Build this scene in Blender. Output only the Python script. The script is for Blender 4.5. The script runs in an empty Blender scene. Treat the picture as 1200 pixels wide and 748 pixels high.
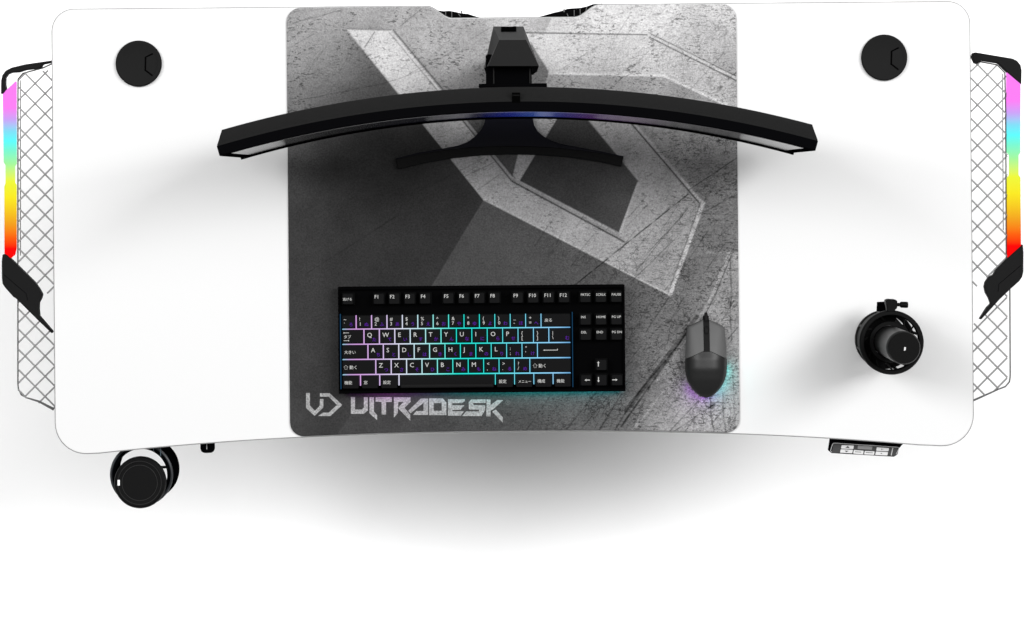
import bpy, bmesh, math, random
import numpy as np
from mathutils import Vector, Matrix
from mathutils.geometry import tessellate_polygon

R = math.radians
scene = bpy.context.scene
col = scene.collection
random.seed(7)
rng = np.random.default_rng(7)

# ------------------------------------------------------------------ scale
S = 0.0013          # metres per photo pixel on the desk surface
D = 4.5             # camera height over the desk surface
ZD = 0.75           # height of the desk surface over the floor
TH = R(0.5)         # the photo is turned half a degree
CT, ST = math.cos(TH), math.sin(TH)
PX, PY = 603.0, 210.0

def P(px, py, h=0.0):
    """place in the world of a photo pixel seen at height h over the desk"""
    k = S * (D - h) / D
    dx, dy = (px - PX) * k, (PY - py) * k
    return (dx * CT + dy * ST, -dx * ST + dy * CT, ZD + h)

def P2(px, py, h=0.0):
    return P(px, py, h)[:2]

# ------------------------------------------------------------------ materials
def lin(c):
    c = c / 255.0
    return c / 12.92 if c <= 0.04045 else ((c + 0.055) / 1.055) ** 2.4

def srgb(r, g, b):
    return (lin(r), lin(g), lin(b))

def mat(name, color, rough=0.5, spec=0.3, metal=0.0, noise=0.0, nscale=300.0, bump=0.0, coat=0.0):
    m = bpy.data.materials.new(name)
    m.use_nodes = True
    nt = m.node_tree
    b = nt.nodes['Principled BSDF']
    b.inputs['Base Color'].default_value = (*color, 1)
    b.inputs['Roughness'].default_value = rough
    b.inputs['Specular IOR Level'].default_value = spec
    b.inputs['Metallic'].default_value = metal
    b.inputs['Coat Weight'].default_value = coat
    if noise or bump:
        tc = nt.nodes.new('ShaderNodeTexCoord')
        n = nt.nodes.new('ShaderNodeTexNoise')
        n.inputs['Scale'].default_value = nscale
        n.inputs['Detail'].default_value = 4
        nt.links.new(tc.outputs['Object'], n.inputs['Vector'])
        if noise:
            mr = nt.nodes.new('ShaderNodeMapRange')
            mr.inputs['To Min'].default_value = 1 - noise
            mr.inputs['To Max'].default_value = 1 + noise
            nt.links.new(n.outputs['Fac'], mr.inputs['Value'])
            vm = nt.nodes.new('ShaderNodeVectorMath')
            vm.operation = 'SCALE'
            vm.inputs[0].default_value = color
            nt.links.new(mr.outputs['Result'], vm.inputs['Scale'])
            nt.links.new(vm.outputs['Vector'], b.inputs['Base Color'])
        if bump:
            bp = nt.nodes.new('ShaderNodeBump')
            bp.inputs['Strength'].default_value = bump
            bp.inputs['Distance'].default_value = 0.0005
            nt.links.new(n.outputs['Fac'], bp.inputs['Height'])
            nt.links.new(bp.outputs['Normal'], b.inputs['Normal'])
    return m

def emit_ramp(name, stops, axis, lo, hi, strength, base=(0.002, 0.002, 0.002)):
    """a lit surface whose colour runs along one object axis from lo to hi (metres)"""
    m = bpy.data.materials.new(name)
    m.use_nodes = True
    nt = m.node_tree
    b = nt.nodes['Principled BSDF']
    b.inputs['Base Color'].default_value = (*base, 1)
    b.inputs['Roughness'].default_value = 0.4
    b.inputs['Specular IOR Level'].default_value = 0.0
    tc = nt.nodes.new('ShaderNodeTexCoord')
    sp = nt.nodes.new('ShaderNodeSeparateXYZ')
    nt.links.new(tc.outputs['Object'], sp.inputs[0])
    mr = nt.nodes.new('ShaderNodeMapRange')
    mr.inputs['From Min'].default_value = lo
    mr.inputs['From Max'].default_value = hi
    nt.links.new(sp.outputs['XYZ'.index(axis)], mr.inputs['Value'])
    cr = nt.nodes.new('ShaderNodeValToRGB')
    el = cr.color_ramp.elements
    while len(el) < len(stops):
        el.new(0.5)
    for e, (p, c) in zip(el, stops):
        e.position = p
        e.color = (*srgb(*c), 1)
    nt.links.new(mr.outputs['Result'], cr.inputs['Fac'])
    nt.links.new(cr.outputs['Color'], b.inputs['Emission Color'])
    b.inputs['Emission Strength'].default_value = strength
    return m

M = {}
M['floor'] = mat('floor_white', (0.92, 0.92, 0.92), 0.8, 0.1, noise=0.01, nscale=6)
M['desk'] = mat('desk_white_laminate', (0.52, 0.52, 0.52), 0.55, 0.25, noise=0.02, nscale=500, bump=0.06)
M['edge'] = mat('desk_edge_shade', (0.15, 0.15, 0.15), 0.5, 0.2)
M['steel'] = mat('black_steel', (0.012, 0.012, 0.012), 0.5, 0.2, noise=0.15, nscale=200)
M['plastic'] = mat('black_plastic', (0.0060, 0.0060, 0.0061), 0.6, 0.04, noise=0.12, nscale=900, bump=0.08)
M['plastic_deep'] = mat('deep_black_plastic', (0.0012, 0.0012, 0.0014), 0.6, 0.0)
M['gloss'] = mat('gloss_black', (0.0016, 0.0016, 0.0019), 0.4, 0.0)
M['matte'] = mat('matte_grey_black', (0.0078, 0.0078, 0.0078), 0.65, 0.04, noise=0.1, nscale=700, bump=0.08)
M['hub'] = mat('stand_grey', (0.0072, 0.0072, 0.0072), 0.6, 0.06, noise=0.06, nscale=700)
M['foot'] = mat('foot_blue_black', (0.0030, 0.0030, 0.0060), 0.5, 0.06)
M['wire'] = mat('grey_wire', (0.17, 0.17, 0.17), 0.4, 0.3, metal=0.3)
M['wire_dark'] = mat('dark_wire', (0.05, 0.05, 0.05), 0.45, 0.3)
M['key'] = mat('key_black', (0.0044, 0.0044, 0.0046), 0.6, 0.02, noise=0.15, nscale=1500)
M['case'] = mat('case_black', (0.0012, 0.0012, 0.0013), 0.6, 0.0)
M['legend'] = mat('legend_white', (0.34, 0.34, 0.33), 0.6, 0.05)
M['kana'] = mat('legend_purple', (0.054, 0.005, 0.18), 0.6, 0.05)
M['button'] = mat('mouse_grey', (0.072, 0.072, 0.072), 0.5, 0.15, noise=0.05, nscale=900)
M['mouse'] = mat('mouse_black', (0.0105, 0.0105, 0.0105), 0.40, 0.22, noise=0.08, nscale=900)
M['rubber'] = mat('rubber_black', (0.004, 0.004, 0.004), 0.7, 0.1)
M['mic'] = mat('microphone_black', (0.0020, 0.0020, 0.0020), 0.45, 0.04)
M['mic_body'] = mat('microphone_body', (0.012, 0.012, 0.012), 0.38, 0.5)
M['white'] = mat('white_plastic', (0.46, 0.46, 0.46), 0.5, 0.2)
M['ink'] = mat('dark_ink', (0.03, 0.03, 0.03), 0.6, 0.1)
M['lcd'] = mat('grey_display', (0.14, 0.14, 0.14), 0.35, 0.3)
M['panel'] = mat('panel_charcoal', (0.026, 0.026, 0.026), 0.5, 0.2)
M['line'] = mat('panel_line_grey', (0.36, 0.36, 0.36), 0.5, 0.2)
M['rim'] = mat('holder_rim', (0.02, 0.022, 0.025), 0.3, 0.3)
M['holder'] = mat('holder_black', (0.0010, 0.0011, 0.0014), 0.6, 0.0)
M['lidmark'] = mat('lid_spout_white', (0.75, 0.75, 0.75), 0.5, 0.2)
M['groove'] = mat('groove_black', (0.0008, 0.0008, 0.0008), 0.7, 0.0)
M['net'] = mat('net_black', (0.0015, 0.0015, 0.0015), 0.9, 0.02)
M['rib'] = mat('rib_blue_grey', (0.07, 0.10, 0.125), 0.5, 0.2)
M['lid'] = mat('lid_black', (0.0036, 0.0036, 0.0037), 0.55, 0.04, noise=0.1, nscale=900)
M['strap'] = mat('strap_grey', (0.10, 0.10, 0.10), 0.7, 0.1)

# ------------------------------------------------------------------ mesh helpers
class MB:
    def __init__(self):
        self.v, self.f = [], []
    def add(self, vs, fs):
        n = len(self.v)
        self.v += [tuple(v) for v in vs]
        self.f += [tuple(i + n for i in f) for f in fs]
        return self
    def prism(self, pts, z0, z1, inset=0.0, drop=None):
        """upright prism over a plan outline; inset/drop chamfer the top edge"""
        pts = [tuple(p[:2]) for p in pts]
        if sum(pts[i][0] * pts[(i + 1) % len(pts)][1] - pts[(i + 1) % len(pts)][0] * pts[i][1] for i in range(len(pts))) < 0:
            pts = pts[::-1]
        n = len(pts)
        rings = [[(x, y, z0) for x, y in pts]]
        if inset:
            rings.append([(x, y, z1 - (drop or inset)) for x, y in pts])
            rings.append([(x, y, z1) for x, y in offset(pts, inset)])
        else:
            rings.append([(x, y, z1) for x, y in pts])
        return self.loft(rings)
    def loft(self, rings, caps=True):
        n = len(rings[0])
        vs = [p for r in rings for p in r]
        fs = []
        for k in range(len(rings) - 1):
            for i in range(n):
                j = (i + 1) % n
                fs.append((k * n + i, k * n + j, (k + 1) * n + j, (k + 1) * n + i))
        if caps:
            fs.append(tuple(range(n))[::-1])
            fs.append(tuple((len(rings) - 1) * n + i for i in range(n)))
        return self.add(vs, fs)
    def box(self, x0, x1, y0, y1, z0, z1):
        return self.prism([(x0, y0), (x1, y0), (x1, y1), (x0, y1)], z0, z1)
    def tube(self, path, r, seg=8, closed=False):
        path = [Vector(p) for p in path]
        n = len(path)
        rings = []
        for i, p in enumerate(path):
            a = path[(i - 1) % n] if (closed or i) else p
            b = path[(i + 1) % n] if (closed or i < n - 1) else p
            t = (b - a).normalized()
            u = t.cross(Vector((0, 0, 1)))
            if u.length < 1e-4:
                u = t.cross(Vector((0, 1, 0)))
            u.normalize()
            w = t.cross(u)
            rr = r[i] if isinstance(r, (list, tuple)) else r
            rings.append([tuple(p + u * math.cos(2 * math.pi * k / seg) * rr + w * math.sin(2 * math.pi * k / seg) * rr) for k in range(seg)])
        if closed:
            rings.append(rings[0])
        return self.loft(rings, caps=not closed)
    def lathe(self, prof, c, seg=64, closed=False):
        """prof: (radius, z) pairs from bottom to top about the vertical axis at c"""
        rings = [[(c[0] + r * math.cos(2 * math.pi * k / seg), c[1] + r * math.sin(2 * math.pi * k / seg), z) for k in range(seg)] for r, z in prof]
        if closed:
            rings.append(rings[0])
        return self.loft(rings, caps=not closed)

def offset(pts, d):
    out = []
    n = len(pts)
    for i in range(n):
        a, b, c = Vector(pts[i - 1]), Vector(pts[i]), Vector(pts[(i + 1) % n])
        e1, e2 = (b - a).normalized(), (c - b).normalized()
        n1, n2 = Vector((-e1.y, e1.x)), Vector((-e2.y, e2.x))
        m = n1 + n2
        k = 1 + n1.dot(n2)
        m = m / max(k, 0.35)
        out.append(tuple(b + m * d))
    return out

def round_poly(pts, radii, seg=8):
    out = []
    n = len(pts)
    for i in range(n):
        p, r = Vector(pts[i]), radii[i]
        if not r:
            out.append(tuple(p))
            continue
        a, b = (Vector(pts[i - 1]) - p), (Vector(pts[(i + 1) % n]) - p)
        ang = a.angle(b)
        t = r / math.tan(ang / 2)
        a.normalize(); b.normalize()
        c = p + (a + b).normalized() * (r / math.sin(ang / 2))
        s, e = p + a * t - c, p + b * t - c
        a0 = math.atan2(s.y, s.x)
        da = math.atan2(e.y, e.x) - a0
        da = (da + math.pi) % (2 * math.pi) - math.pi
        for k in range(seg + 1):
            q = a0 + da * k / seg
            out.append((c.x + r * math.cos(q), c.y + r * math.sin(q)))
    return out

def thing(name, label, cat, loc, group=None):
    o = bpy.data.objects.new(name, None)
    o.empty_display_size = 0.02
    col.objects.link(o)
    o.location = loc
    o['label'] = label
    o['category'] = cat
    if group:
        o['group'] = group
    o['_org'] = tuple(loc)
    return o

def part(name, mb, m, parent=None, bevel=0.0, smooth=True, label=None, angle=40, seg=2, org=None):
    """one mesh object; world coordinates in, stored relative to the top-level thing"""
    if org is None:
        org = (0, 0, 0)
        p = parent
        while p is not None:
            if '_org' in p:
                org = tuple(p['_org'])
                break
            p = p.parent
    me = bpy.data.meshes.new(name)
    me.from_pydata([(x - org[0], y - org[1], z - org[2]) for x, y, z in mb.v], [], mb.f)
    bm = bmesh.new()
    bm.from_mesh(me)
    bmesh.ops.recalc_face_normals(bm, faces=bm.faces)
    bm.to_mesh(me)
    bm.free()
    me.materials.append(m)
    if smooth:
        me.shade_smooth()
        me.set_sharp_from_angle(angle=R(angle))
    o = bpy.data.objects.new(name, me)
    col.objects.link(o)
    if parent:
        o.parent = parent
    if bevel:
        md = o.modifiers.new('bevel', 'BEVEL')
        md.width = bevel
        md.segments = seg
        md.limit_method = 'ANGLE'
        md.angle_limit = R(35)
    if label:
        o['label'] = label
    return o

def flat_shape(outlines, z0, z1, mb=None):
    """print shapes (outer outline first, then holes) as one thin raised layer"""
    mb = mb or MB()
    tri = tessellate_polygon([[Vector((x, y, 0)) for x, y in o] for o in outlines])
    flat = [p for o in outlines for p in o]
    n = len(flat)
    vs = [(x, y, z1) for x, y in flat] + [(x, y, z0) for x, y in flat]
    fs = [tuple(t) for t in tri]
    k = 0
    for o in outlines:
        for i in range(len(o)):
            a, b = k + i, k + (i + 1) % len(o)
            fs.append((a, b, b + n, a + n))
        k += len(o)
    return mb.add(vs, fs)

# ------------------------------------------------------------------ floor
f = MB()
f.add([(-40, -40, 0), (40, -40, 0), (40, 40, 0), (-40, 40, 0)], [(0, 1, 2, 3)])
fl = part('floor', f, M['floor'], None, smooth=False)
fl['kind'] = 'structure'

# ------------------------------------------------------------------ desk
DESK_C = -2.9
def front_y(x):
    return -295.5 - 22.5 * abs((x - DESK_C) / 500.0) ** 2.3
def rear_y(x):
    a = abs(x - 0.0)
    t = min(1, max(0, (101 - a) / 29.0))
    t = t * t * (3 - 2 * t)
    return 203.5 - 14.5 * t

desk = thing('gaming_desk', 'white gaming desk with rounded corners, curved front edge and rainbow lit mesh side wings', 'desk', (0, 0, 0))
out = []
xl, xr = -540.6, 535.0
pts = [(xl, 203.5), (xl, -318.5)] + [(x, front_y(x)) for x in range(-490, 490, 20)] + [(xr, -318.5), (xr, 203.5)]
rad = [26, 36] + [0] * len(range(-490, 490, 20)) + [36, 26]
pts += [(x, rear_y(x)) for x in range(104, -105, -4)]
rad += [0] * len(range(104, -105, -4))
outline = [(x * S, y * S) for x, y in round_poly(pts, rad, 10)]
part('tabletop', MB().prism(outline, ZD - 0.025, ZD), M['desk'], desk, bevel=0.0008)
# edge line: shade of the rounded edge, drawn as a thin grey strip
o2 = offset(outline, 0.0002)
o2 = offset(outline, -0.0011)
n = len(outline)
eb = MB()
inner = offset(outline, 0.0002)
eb.loft([[(x, y, ZD - 0.0045) for x, y in inner], [(x, y, ZD - 0.0045) for x, y in o2], [(x, y, ZD - 0.0012) for x, y in o2], [(x, y, ZD - 0.0012) for x, y in inner]], caps=False)
part('edge_shade_line', eb, M['edge'], desk)
# legs
def leg(x):
    mb = MB().box(x - 0.04, x + 0.04, -0.11, -0.03, 0.03, ZD - 0.06)
    L = part('leg', mb, M['steel'], desk, bevel=0.004)
    part('foot_rail', MB().box(x - 0.035, x + 0.035, -0.30, 0.16, 0.0, 0.03), M['steel'], L, bevel=0.004)
    part('top_bracket', MB().box(x - 0.03, x + 0.03, -0.28, 0.16, ZD - 0.06, ZD - 0.0252), M['steel'], L, bevel=0.002)
leg(-0.42); leg(0.41)
part('crossbar', MB().box(-0.38, 0.37, -0.09, -0.05, ZD - 0.075, ZD - 0.04), M['steel'], desk, bevel=0.003)

# cable net behind the rear cut-out
net_edge = [(494, 9), (505, 9.6), (512, 12.2), (520, 13.3), (527, 12.8), (534, 14.2), (541, 15.8), (548, 16.3), (555, 18.6), (562, 20.6), (580, 23), (600, 24), (622, 22.5),
            (640, 17.6), (650, 14.8), (658, 13.0), (665, 10.4), (673, 9.8), (680, 9.4), (688, 7.6), (695, 5.0), (706, 4.2)]
hz = -0.055
ne = [P2(x, y, hz) for x, y in net_edge]
nb = [P2(708, 45, hz), P2(492, 45, hz)]
netm = MB().prism(ne + nb, ZD - 0.075, ZD + hz)
net = part('cable_net', netm, M['net'], desk)
for a, b in [((522.3, 13.6), (522.3, 20)), ((529.4, 13.4), (529.4, 21)), ((537, 16), (539.5, 19.4)), ((664.5, 16), (666, 20)), ((672.8, 12), (673, 19)), ((679.7, 10.5), (680, 17)), ((687.5, 8), (686.5, 14))]:
    part('net_strand', MB().tube([P(*a, hz + 0.0015), P(*b, hz + 0.0015)], 0.0006, 6), M['strap'], net)
for x, y in [(541, 13.8), (661, 12.0)]:
    c = P(x, y, hz)
    part('net_clip', MB().tube([(c[0], c[1] - 0.003, c[2]), (c[0], c[1] + 0.0015, c[2])], 0.0011, 6), M['strap'], net)

# cable grommets
def grommet(px, py):
    c = P(px, py, 0.006)
    r = 27 * S
    cx, cy = c[0], c[1]
    g = part('grommet', MB().lathe([(r * 0.985, ZD), (r, ZD + 0.0018), (r, ZD + 0.0045), (r * 0.975, ZD + 0.0062), (r * 0.93, ZD + 0.0068), (r * 0.90, ZD + 0.0064), (0.001, ZD + 0.0064)], (cx, cy), 72), M['matte'], desk, angle=50)
    fx = lambda u, v: (cx + u * r, cy + v * r)
    hexo = [fx(*p) for p in [(0.62, 0.42), (0.31, 0.27), (0.29, -0.29), (0.60, -0.53)]]
    arc = [fx(0.80 * math.cos(a), 0.80 * math.sin(a)) for a in [R(-41 + k * 8.0) for k in range(10)]]
    fp = part('flap', MB().prism([fx(0.60, -0.49)] + arc[0:] + [fx(0.62, 0.38), fx(0.35, 0.25), fx(0.33, -0.27)], ZD + 0.0064, ZD + 0.0069), M['matte'], g)
    gr = MB()
    gr.tube([(x, y, ZD + 0.0066) for x, y in hexo], 0.0012, 6)
    part('finger_slot', gr, M['groove'], g)
grommet(162.3, 74.6)
grommet(1036.4, 67.6)

# control panel under the front edge
def Q(zx, zy, h):
    return P2(970 + zx / 12.63, 510 + zy / 12.63, h)
hp = -0.034
cp = part('control_panel', MB().prism([Q(40, -60, hp), Q(1190, 10, hp), Q(1135, 110, hp), Q(1055, 200, hp), Q(1035, 285, hp), Q(985, 322, hp), Q(55, 268, hp), Q(18, 235, hp), Q(45, 60, hp)], ZD - 0.052, ZD + hp), M['gloss'], desk, bevel=0.001)
zt = ZD + hp
lines = MB()
b0 = [(78, 118), (1052, 182), (1003, 308), (52, 255)]
lines.tube([(*Q(*p, hp), zt + 0.0003) for p in [(62, 160), (80, 122), (110, 119), (1030, 180), (1052, 186), (1050, 205), (1012, 285)]], 0.00055, 6)
lines.tube([(*Q(*p, hp), zt + 0.0003) for p in [(62, 160), (40, 235), (60, 252)]], 0.0005, 6)
lines.tube([(*Q(*p, hp), zt + 0.0009) for p in [(962, 188), (938, 300)]], 0.0008, 6)
part('border_line', lines, M['line'], cp)
part('fascia', MB().prism([Q(*p, hp) for p in [(85, 128), (1042, 190), (995, 312), (60, 258)]], zt - 0.001, zt + 0.0005), M['panel'], cp)
btn = [((205, 148), (387, 154), (376, 204), (195, 198)), ((192, 210), (372, 217), (360, 268), (180, 258)), ((385, 220), (530, 231), (522, 286), (376, 273)), ((549, 234), (692, 242), (684, 293), (536, 285)),
       ((725, 180), (906, 192), (896, 238), (715, 231)), ((713, 242), (891, 251), (881, 301), (700, 293))]
bts = []
for q in btn:
    qq = [Q(*p, hp) for p in q]
    bts.append(part('button', MB().prism(round_poly(qq, [0.0008] * 4, 3), zt, zt + 0.0016), M['white'], cp))
part('display', MB().prism([Q(*p, hp) for p in [(447, 153), (662, 166), (652, 216), (440, 205)]], zt, zt + 0.0012), M['lcd'], cp)
zz = (zt + 0.0015, zt + 0.0018)
part('arrow_mark', MB().prism([Q(*p, hp) for p in [(258, 186), (296, 160), (322, 190)]], *zz), M['ink'], bts[0])
part('arrow_mark', MB().prism([Q(*p, hp) for p in [(248, 228), (310, 232), (272, 252)]], *zz), M['ink'], bts[1])
for k, (x0, x1, y0, y1, nn) in enumerate([(405, 497, 246, 252, 5), (562, 668, 255, 262, 6)]):
    mk = MB()
    for i in range(nn):
        xa = x0 + (x1 - x0) * i / nn
        xb = xa + (x1 - x0) / nn * 0.7
        ya = y0 + (y1 - y0) * i / nn
        mk.prism([Q(xa, ya - 6, hp), Q(xb, ya - 6, hp), Q(xb, ya + 6, hp), Q(xa, ya + 6, hp)], *zz)
    part('printed_mark', mk, M['ink'], bts[2 + k])
mk = MB()
mk.prism([Q(*p, hp) for p in [(792, 200), (800, 196), (800, 222), (792, 222)]], *zz)
mk.prism([Q(*p, hp) for p in [(806, 208), (820, 208), (820, 214), (806, 214)]], *zz)
part('printed_mark', mk, M['ink'], bts[4])
part('printed_mark', MB().prism([Q(*p, hp) for p in [(775, 275), (792, 262), (808, 277)]], *zz), M['ink'], bts[5])

# side wings ------------------------------------------------------
LED_STOPS = [(0.0, (255, 0, 0)), (0.055, (255, 0, 0)), (0.115, (255, 95, 10)), (0.20, (245, 165, 30)), (0.34, (252, 236, 35)), (0.43, (240, 250, 60)), (0.53, (165, 250, 160)), (0.60, (125, 250, 210)), (0.655, (95, 255, 255)), (0.71, (130, 225, 250)),
             (0.775, (205, 165, 250)), (0.84, (255, 130, 248)), (1.0, (255, 130, 245))]
HW = -0.03
def wing(side):
    g = lambda pts, h=HW: [P2(x, y, h) for x, y in pts]
    if side == 'left':
        led = [(18.4, 95.3), (18.4, 192), (16.6, 195), (16.6, 214), (18.4, 217), (18.4, 292), (16.5, 299), (12.5, 302.5), (9, 301), (5.2, 297), (5.0, 219), (6.4, 215), (6.4, 194), (4.2, 190), (3.2, 109.6)]
        cap = [(61.5, 71.0), (29.4, 75.7), (14, 79.4), (7, 83), (3, 88.5), (1.6, 95), (1.5, 110.5), (4.0, 110), (7.5, 105.5), (6.3, 99), (6.5, 91.5), (9.5, 87.2), (14, 85.3), (22, 85), (30, 82.4), (48, 80), (50.2, 75.8), (61.5, 73.4)]
        cover = [(3.3, 298.7), (5.5, 297.5), (8.5, 299), (40.8, 330.8), (46.5, 339), (49.8, 345.2), (48.5, 350), (45.8, 355), (45.6, 363), (46.4, 370.5), (62, 388.6), (61, 390.8), (44.5, 375), (19.4, 350), (16, 348), (6.2, 337), (3.4, 332.5), (2.6, 326), (2.4, 306)]
        crease = [(5, 322), (31, 344), (33, 352)]
        x_edge, node = 64.5, (40.4, 97.7)
        frame = [(64, 73), (50, 79.5), (26, 86), (20.4, 92.5), (20.2, 130), (20.2, 449)]
        frame_in = [(22.6, 94), (22.4, 300)]
        bottom = [(20.2, 449), (20.8, 456), (24, 463), (30, 466.5), (45, 471), (62.5, 480.3)]
        up_lim = lambda x: 313 + (x - 20) * 0.93
        lo_lim = lambda x: 352 + (x - 20) * 0.95
        top_lim = lambda x: 86 - (x - 24) * 0.12 if x > 26 else 92 - (x - 20) * 1.0
        bot_lim = lambda x: 462.5 + (x - 20) * 0.42
        xa, xb = 20.5, 64.5
    else:
        led = [(1180.2, 84.5), (1196, 98.5), (1195.6, 179), (1193.6, 182), (1193.6, 205), (1195.8, 208.5), (1196.6, 291), (1181.2, 306), (1181.0, 209), (1183.4, 205), (1183.4, 182), (1180.4, 178)]
        cap = [(1139.6, 62.2), (1143, 61.6), (1186, 68.8), (1191.5, 71.5), (1195.6, 76.5), (1196.9, 83), (1196.5, 99), (1180, 85), (1169.5, 74.5), (1150, 71.3), (1144.4, 75.4), (1141, 72.5), (1139.0, 66)]
        cover = [(1198.3, 286.5), (1199.0, 296), (1198.8, 318.8), (1197.5, 324.5), (1193.8, 329.8), (1183.5, 339), (1171.4, 350.5), (1149.6, 374.5), (1147.9, 374), (1156.5, 360.5), (1160.9, 356), (1158.8, 350), (1154.9, 343), (1153.6, 336.5), (1154.6, 331), (1158.5, 325), (1164, 322), (1168.6, 314.6), (1181.0, 302)]
        crease = [(1196, 311), (1170, 333), (1169, 342)]
        x_edge, node = 1138, (1158.0, 87.6)
        frame = [(1136, 62), (1142, 74), (1150, 72.5), (1169, 76), (1178.3, 85.5), (1179.3, 130), (1180, 300), (1184.2, 340), (1184.6, 442)]
        frame_in = [(1176.4, 86), (1177.2, 270)]
        bottom = [(1184.6, 442), (1183.6, 448), (1179, 453.5), (1170, 457), (1142, 469.5), (1136, 472)]
        up_lim = lambda x: 340.5 - (x - 1141) * 0.93
        lo_lim = lambda x: 374 - (x - 1149) * 1.0 if x > 1149 else 372 + (1149 - x) * 1.0
        top_lim = lambda x: 72.5 + max(0, x - 1150) * 0.2 + max(0, x - 1169) * 0.9
        bot_lim = lambda x: 469.5 - (x - 1142) * 0.42
        xa, xb = 1136, 1181
    sp = part('side_wing', MB().prism(g(cap), ZD + HW - 0.012, ZD + HW + 0.004), M['plastic'], desk, bevel=0.0012)
    yy = [P(0, y, HW)[1] for y in (303, 90)]
    x_mid = led[0][0]
    lo, hi = P(x_mid, 303, HW)[1], P(x_mid, 93, HW)[1]
    if side == 'right':
        lo, hi = P(x_mid, 300, HW)[1], P(x_mid, 84, HW)[1]
    part('light_strip', MB().prism(g(led), ZD + HW - 0.010, ZD + HW), emit_ramp('rainbow_light_' + side, LED_STOPS, 'Y', lo, hi, 1.0), sp)
    cv = part('cover_plate', MB().prism(g(cover), ZD + HW - 0.012, ZD + HW + 0.004), M['plastic'], sp, bevel=0.0012)
    part('crease', MB().tube([(*p, ZD + HW + 0.0042) for p in g(crease)], 0.0004, 6), M['gloss'], sp)
    zw = ZD + HW - 0.006
    fr = MB()
    fr.tube([(*p, zw) for p in g(frame)], 0.0011, 6)
    fr.tube([(*p, zw - 0.006) for p in g(frame_in)], 0.0007, 6)
    fr.tube([(*p, zw) for p in g(bottom)], [0.0011] * (len(bottom) - 2) + [0.0016, 0.0022], 6)
    bx = bottom[-2]
    part('wire_frame', fr, M['wire_dark'], sp)
    ms = MB()
    def run(x, y, sl):
        """clip one 45 degree wire of the lattice to the two mesh fields"""
        seg, cur = [], []
        t = xa
        while t <= xb + 0.01:
            yv = y + sl * (t - x)
            ok_up = top_lim(t) < yv < up_lim(t)
            ok_lo = lo_lim(t) < yv < bot_lim(t)
            if ok_up or ok_lo:
                if cur and abs(cur[-1][0] - t) > 0.9:
                    seg.append(cur); cur = []
                cur.append((t, yv))
            elif cur:
                seg.append(cur); cur = []
            t += 0.5
        if cur:
            seg.append(cur)
        for s in seg:
            if len(s) > 2:
                a, b = s[0], s[-1]
                dz = 0.0008 if sl > 0 else -0.0008
                ms.tube([(*P2(*a, HW), zw + dz), (*P2(*b, HW), zw + dz)], 0.00130, 6)
    for k in range(-6, 24):
        run(node[0], node[1] + 23.7 * k, 1.01)
        run(node[0], node[1] + 23.7 * k, -1.01)
    part('wire_mesh', ms, M['wire'], sp)
    # arms that carry the wing under the board
    xs = (-0.55, -0.688) if side == 'left' else (0.55, 0.683)
    for yc in (0.150, -0.20):
        br = MB().box(min(xs), max(xs), yc - 0.012, yc + 0.012, ZD - 0.045, ZD - 0.0255)
        part('mounting_arm', br, M['steel'], sp)
wing('left')
wing('right')

# ------------------------------------------------------------------ cup holder, hook
hc = P2(165.6, 556.5, -0.03)
cc = P2(163.4, 566.2, 0.0)
hr = 37.0 * S * (D + 0.03) / D
holder = thing('cup_holder', 'black ring cup holder clamped under the front left edge of the desk', 'cup holder', (hc[0], hc[1], ZD - 0.125))
rt, rb = ZD - 0.03, ZD - 0.125
seg = 96
wall = MB()
def ring_wall(mb, r0, r1, z0, z1, a0=0, a1=360):
    k = max(3, int((a1 - a0) / 4))
    if a1 - a0 >= 360:
        return mb.lathe([(r0, z0), (r1, z0), (r1, z1), (r0, z1)], hc, 96, closed=True)
    prof = []
    rings = []
    for i in range(k + 1):
        a = R(a0 + (a1 - a0) * i / k)
        ca, sa = math.cos(a), math.sin(a)
        rings.append([(hc[0] + r * ca, hc[1] + r * sa, z) for r, z in ((r0, z0), (r1, z0), (r1, z1), (r0, z1))])
    return mb.loft(rings)
ring_wall(wall, hr - 0.0035, hr - 0.0006, rb, rt - 0.002, 150, 435)     # closed front and sides
for a in range(80, 146, 13):
    ring_wall(wall, hr - 0.0035, hr - 0.0006, rb + 0.004, rt - 0.002, a, a + 8)   # slotted rear
ring_wall(wall, hr - 0.0035, hr - 0.0006, rb, rb + 0.006, 73, 152)
for s in (-1, 1):                                                        # two bars the cup stands on
    y0 = cc[1] + s * 0.012
    hx = math.sqrt((hr - 0.001) ** 2 - (y0 - hc[1]) ** 2)
    wall.box(hc[0] - hx, hc[0] + hx, y0 - 0.002, y0 + 0.002, rb, rb + 0.003)
part('holder_wall', wall, M['holder'], holder)
rim = MB()
rim.tube([(hc[0] + (hr - 0.002) * math.cos(2 * math.pi * k / 96), hc[1] + (hr - 0.002) * math.sin(2 * math.pi * k / 96), rt - 0.002) for k in range(96)], 0.0021, 10, closed=True)
part('rim', rim, M['rim'], holder)
part('flange', MB().lathe([(30.4 * S, rt - 0.006), (hr - 0.001, rt - 0.006), (hr - 0.001, rt - 0.001), (30.4 * S, rt - 0.001)], hc, 96, closed=True), M['holder'], holder)
for xq, y0q, y1q in ((171.5, 521.5, 525.0), (180, 521, 528.4), (188.2, 521, 534.6), (152.5, 522.5, 527.5)):
    part('rib', MB().tube([P(xq, y0q, -0.030), P(xq, y1q, -0.030)], 0.0006, 6), M['rib'], holder)
part('mounting_bracket', MB().box(hc[0] - 0.03, hc[0] + 0.03, hc[1] + hr - 0.004, hc[1] + hr + 0.05, ZD - 0.034, ZD - 0.0255), M['holder'], holder)

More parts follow.
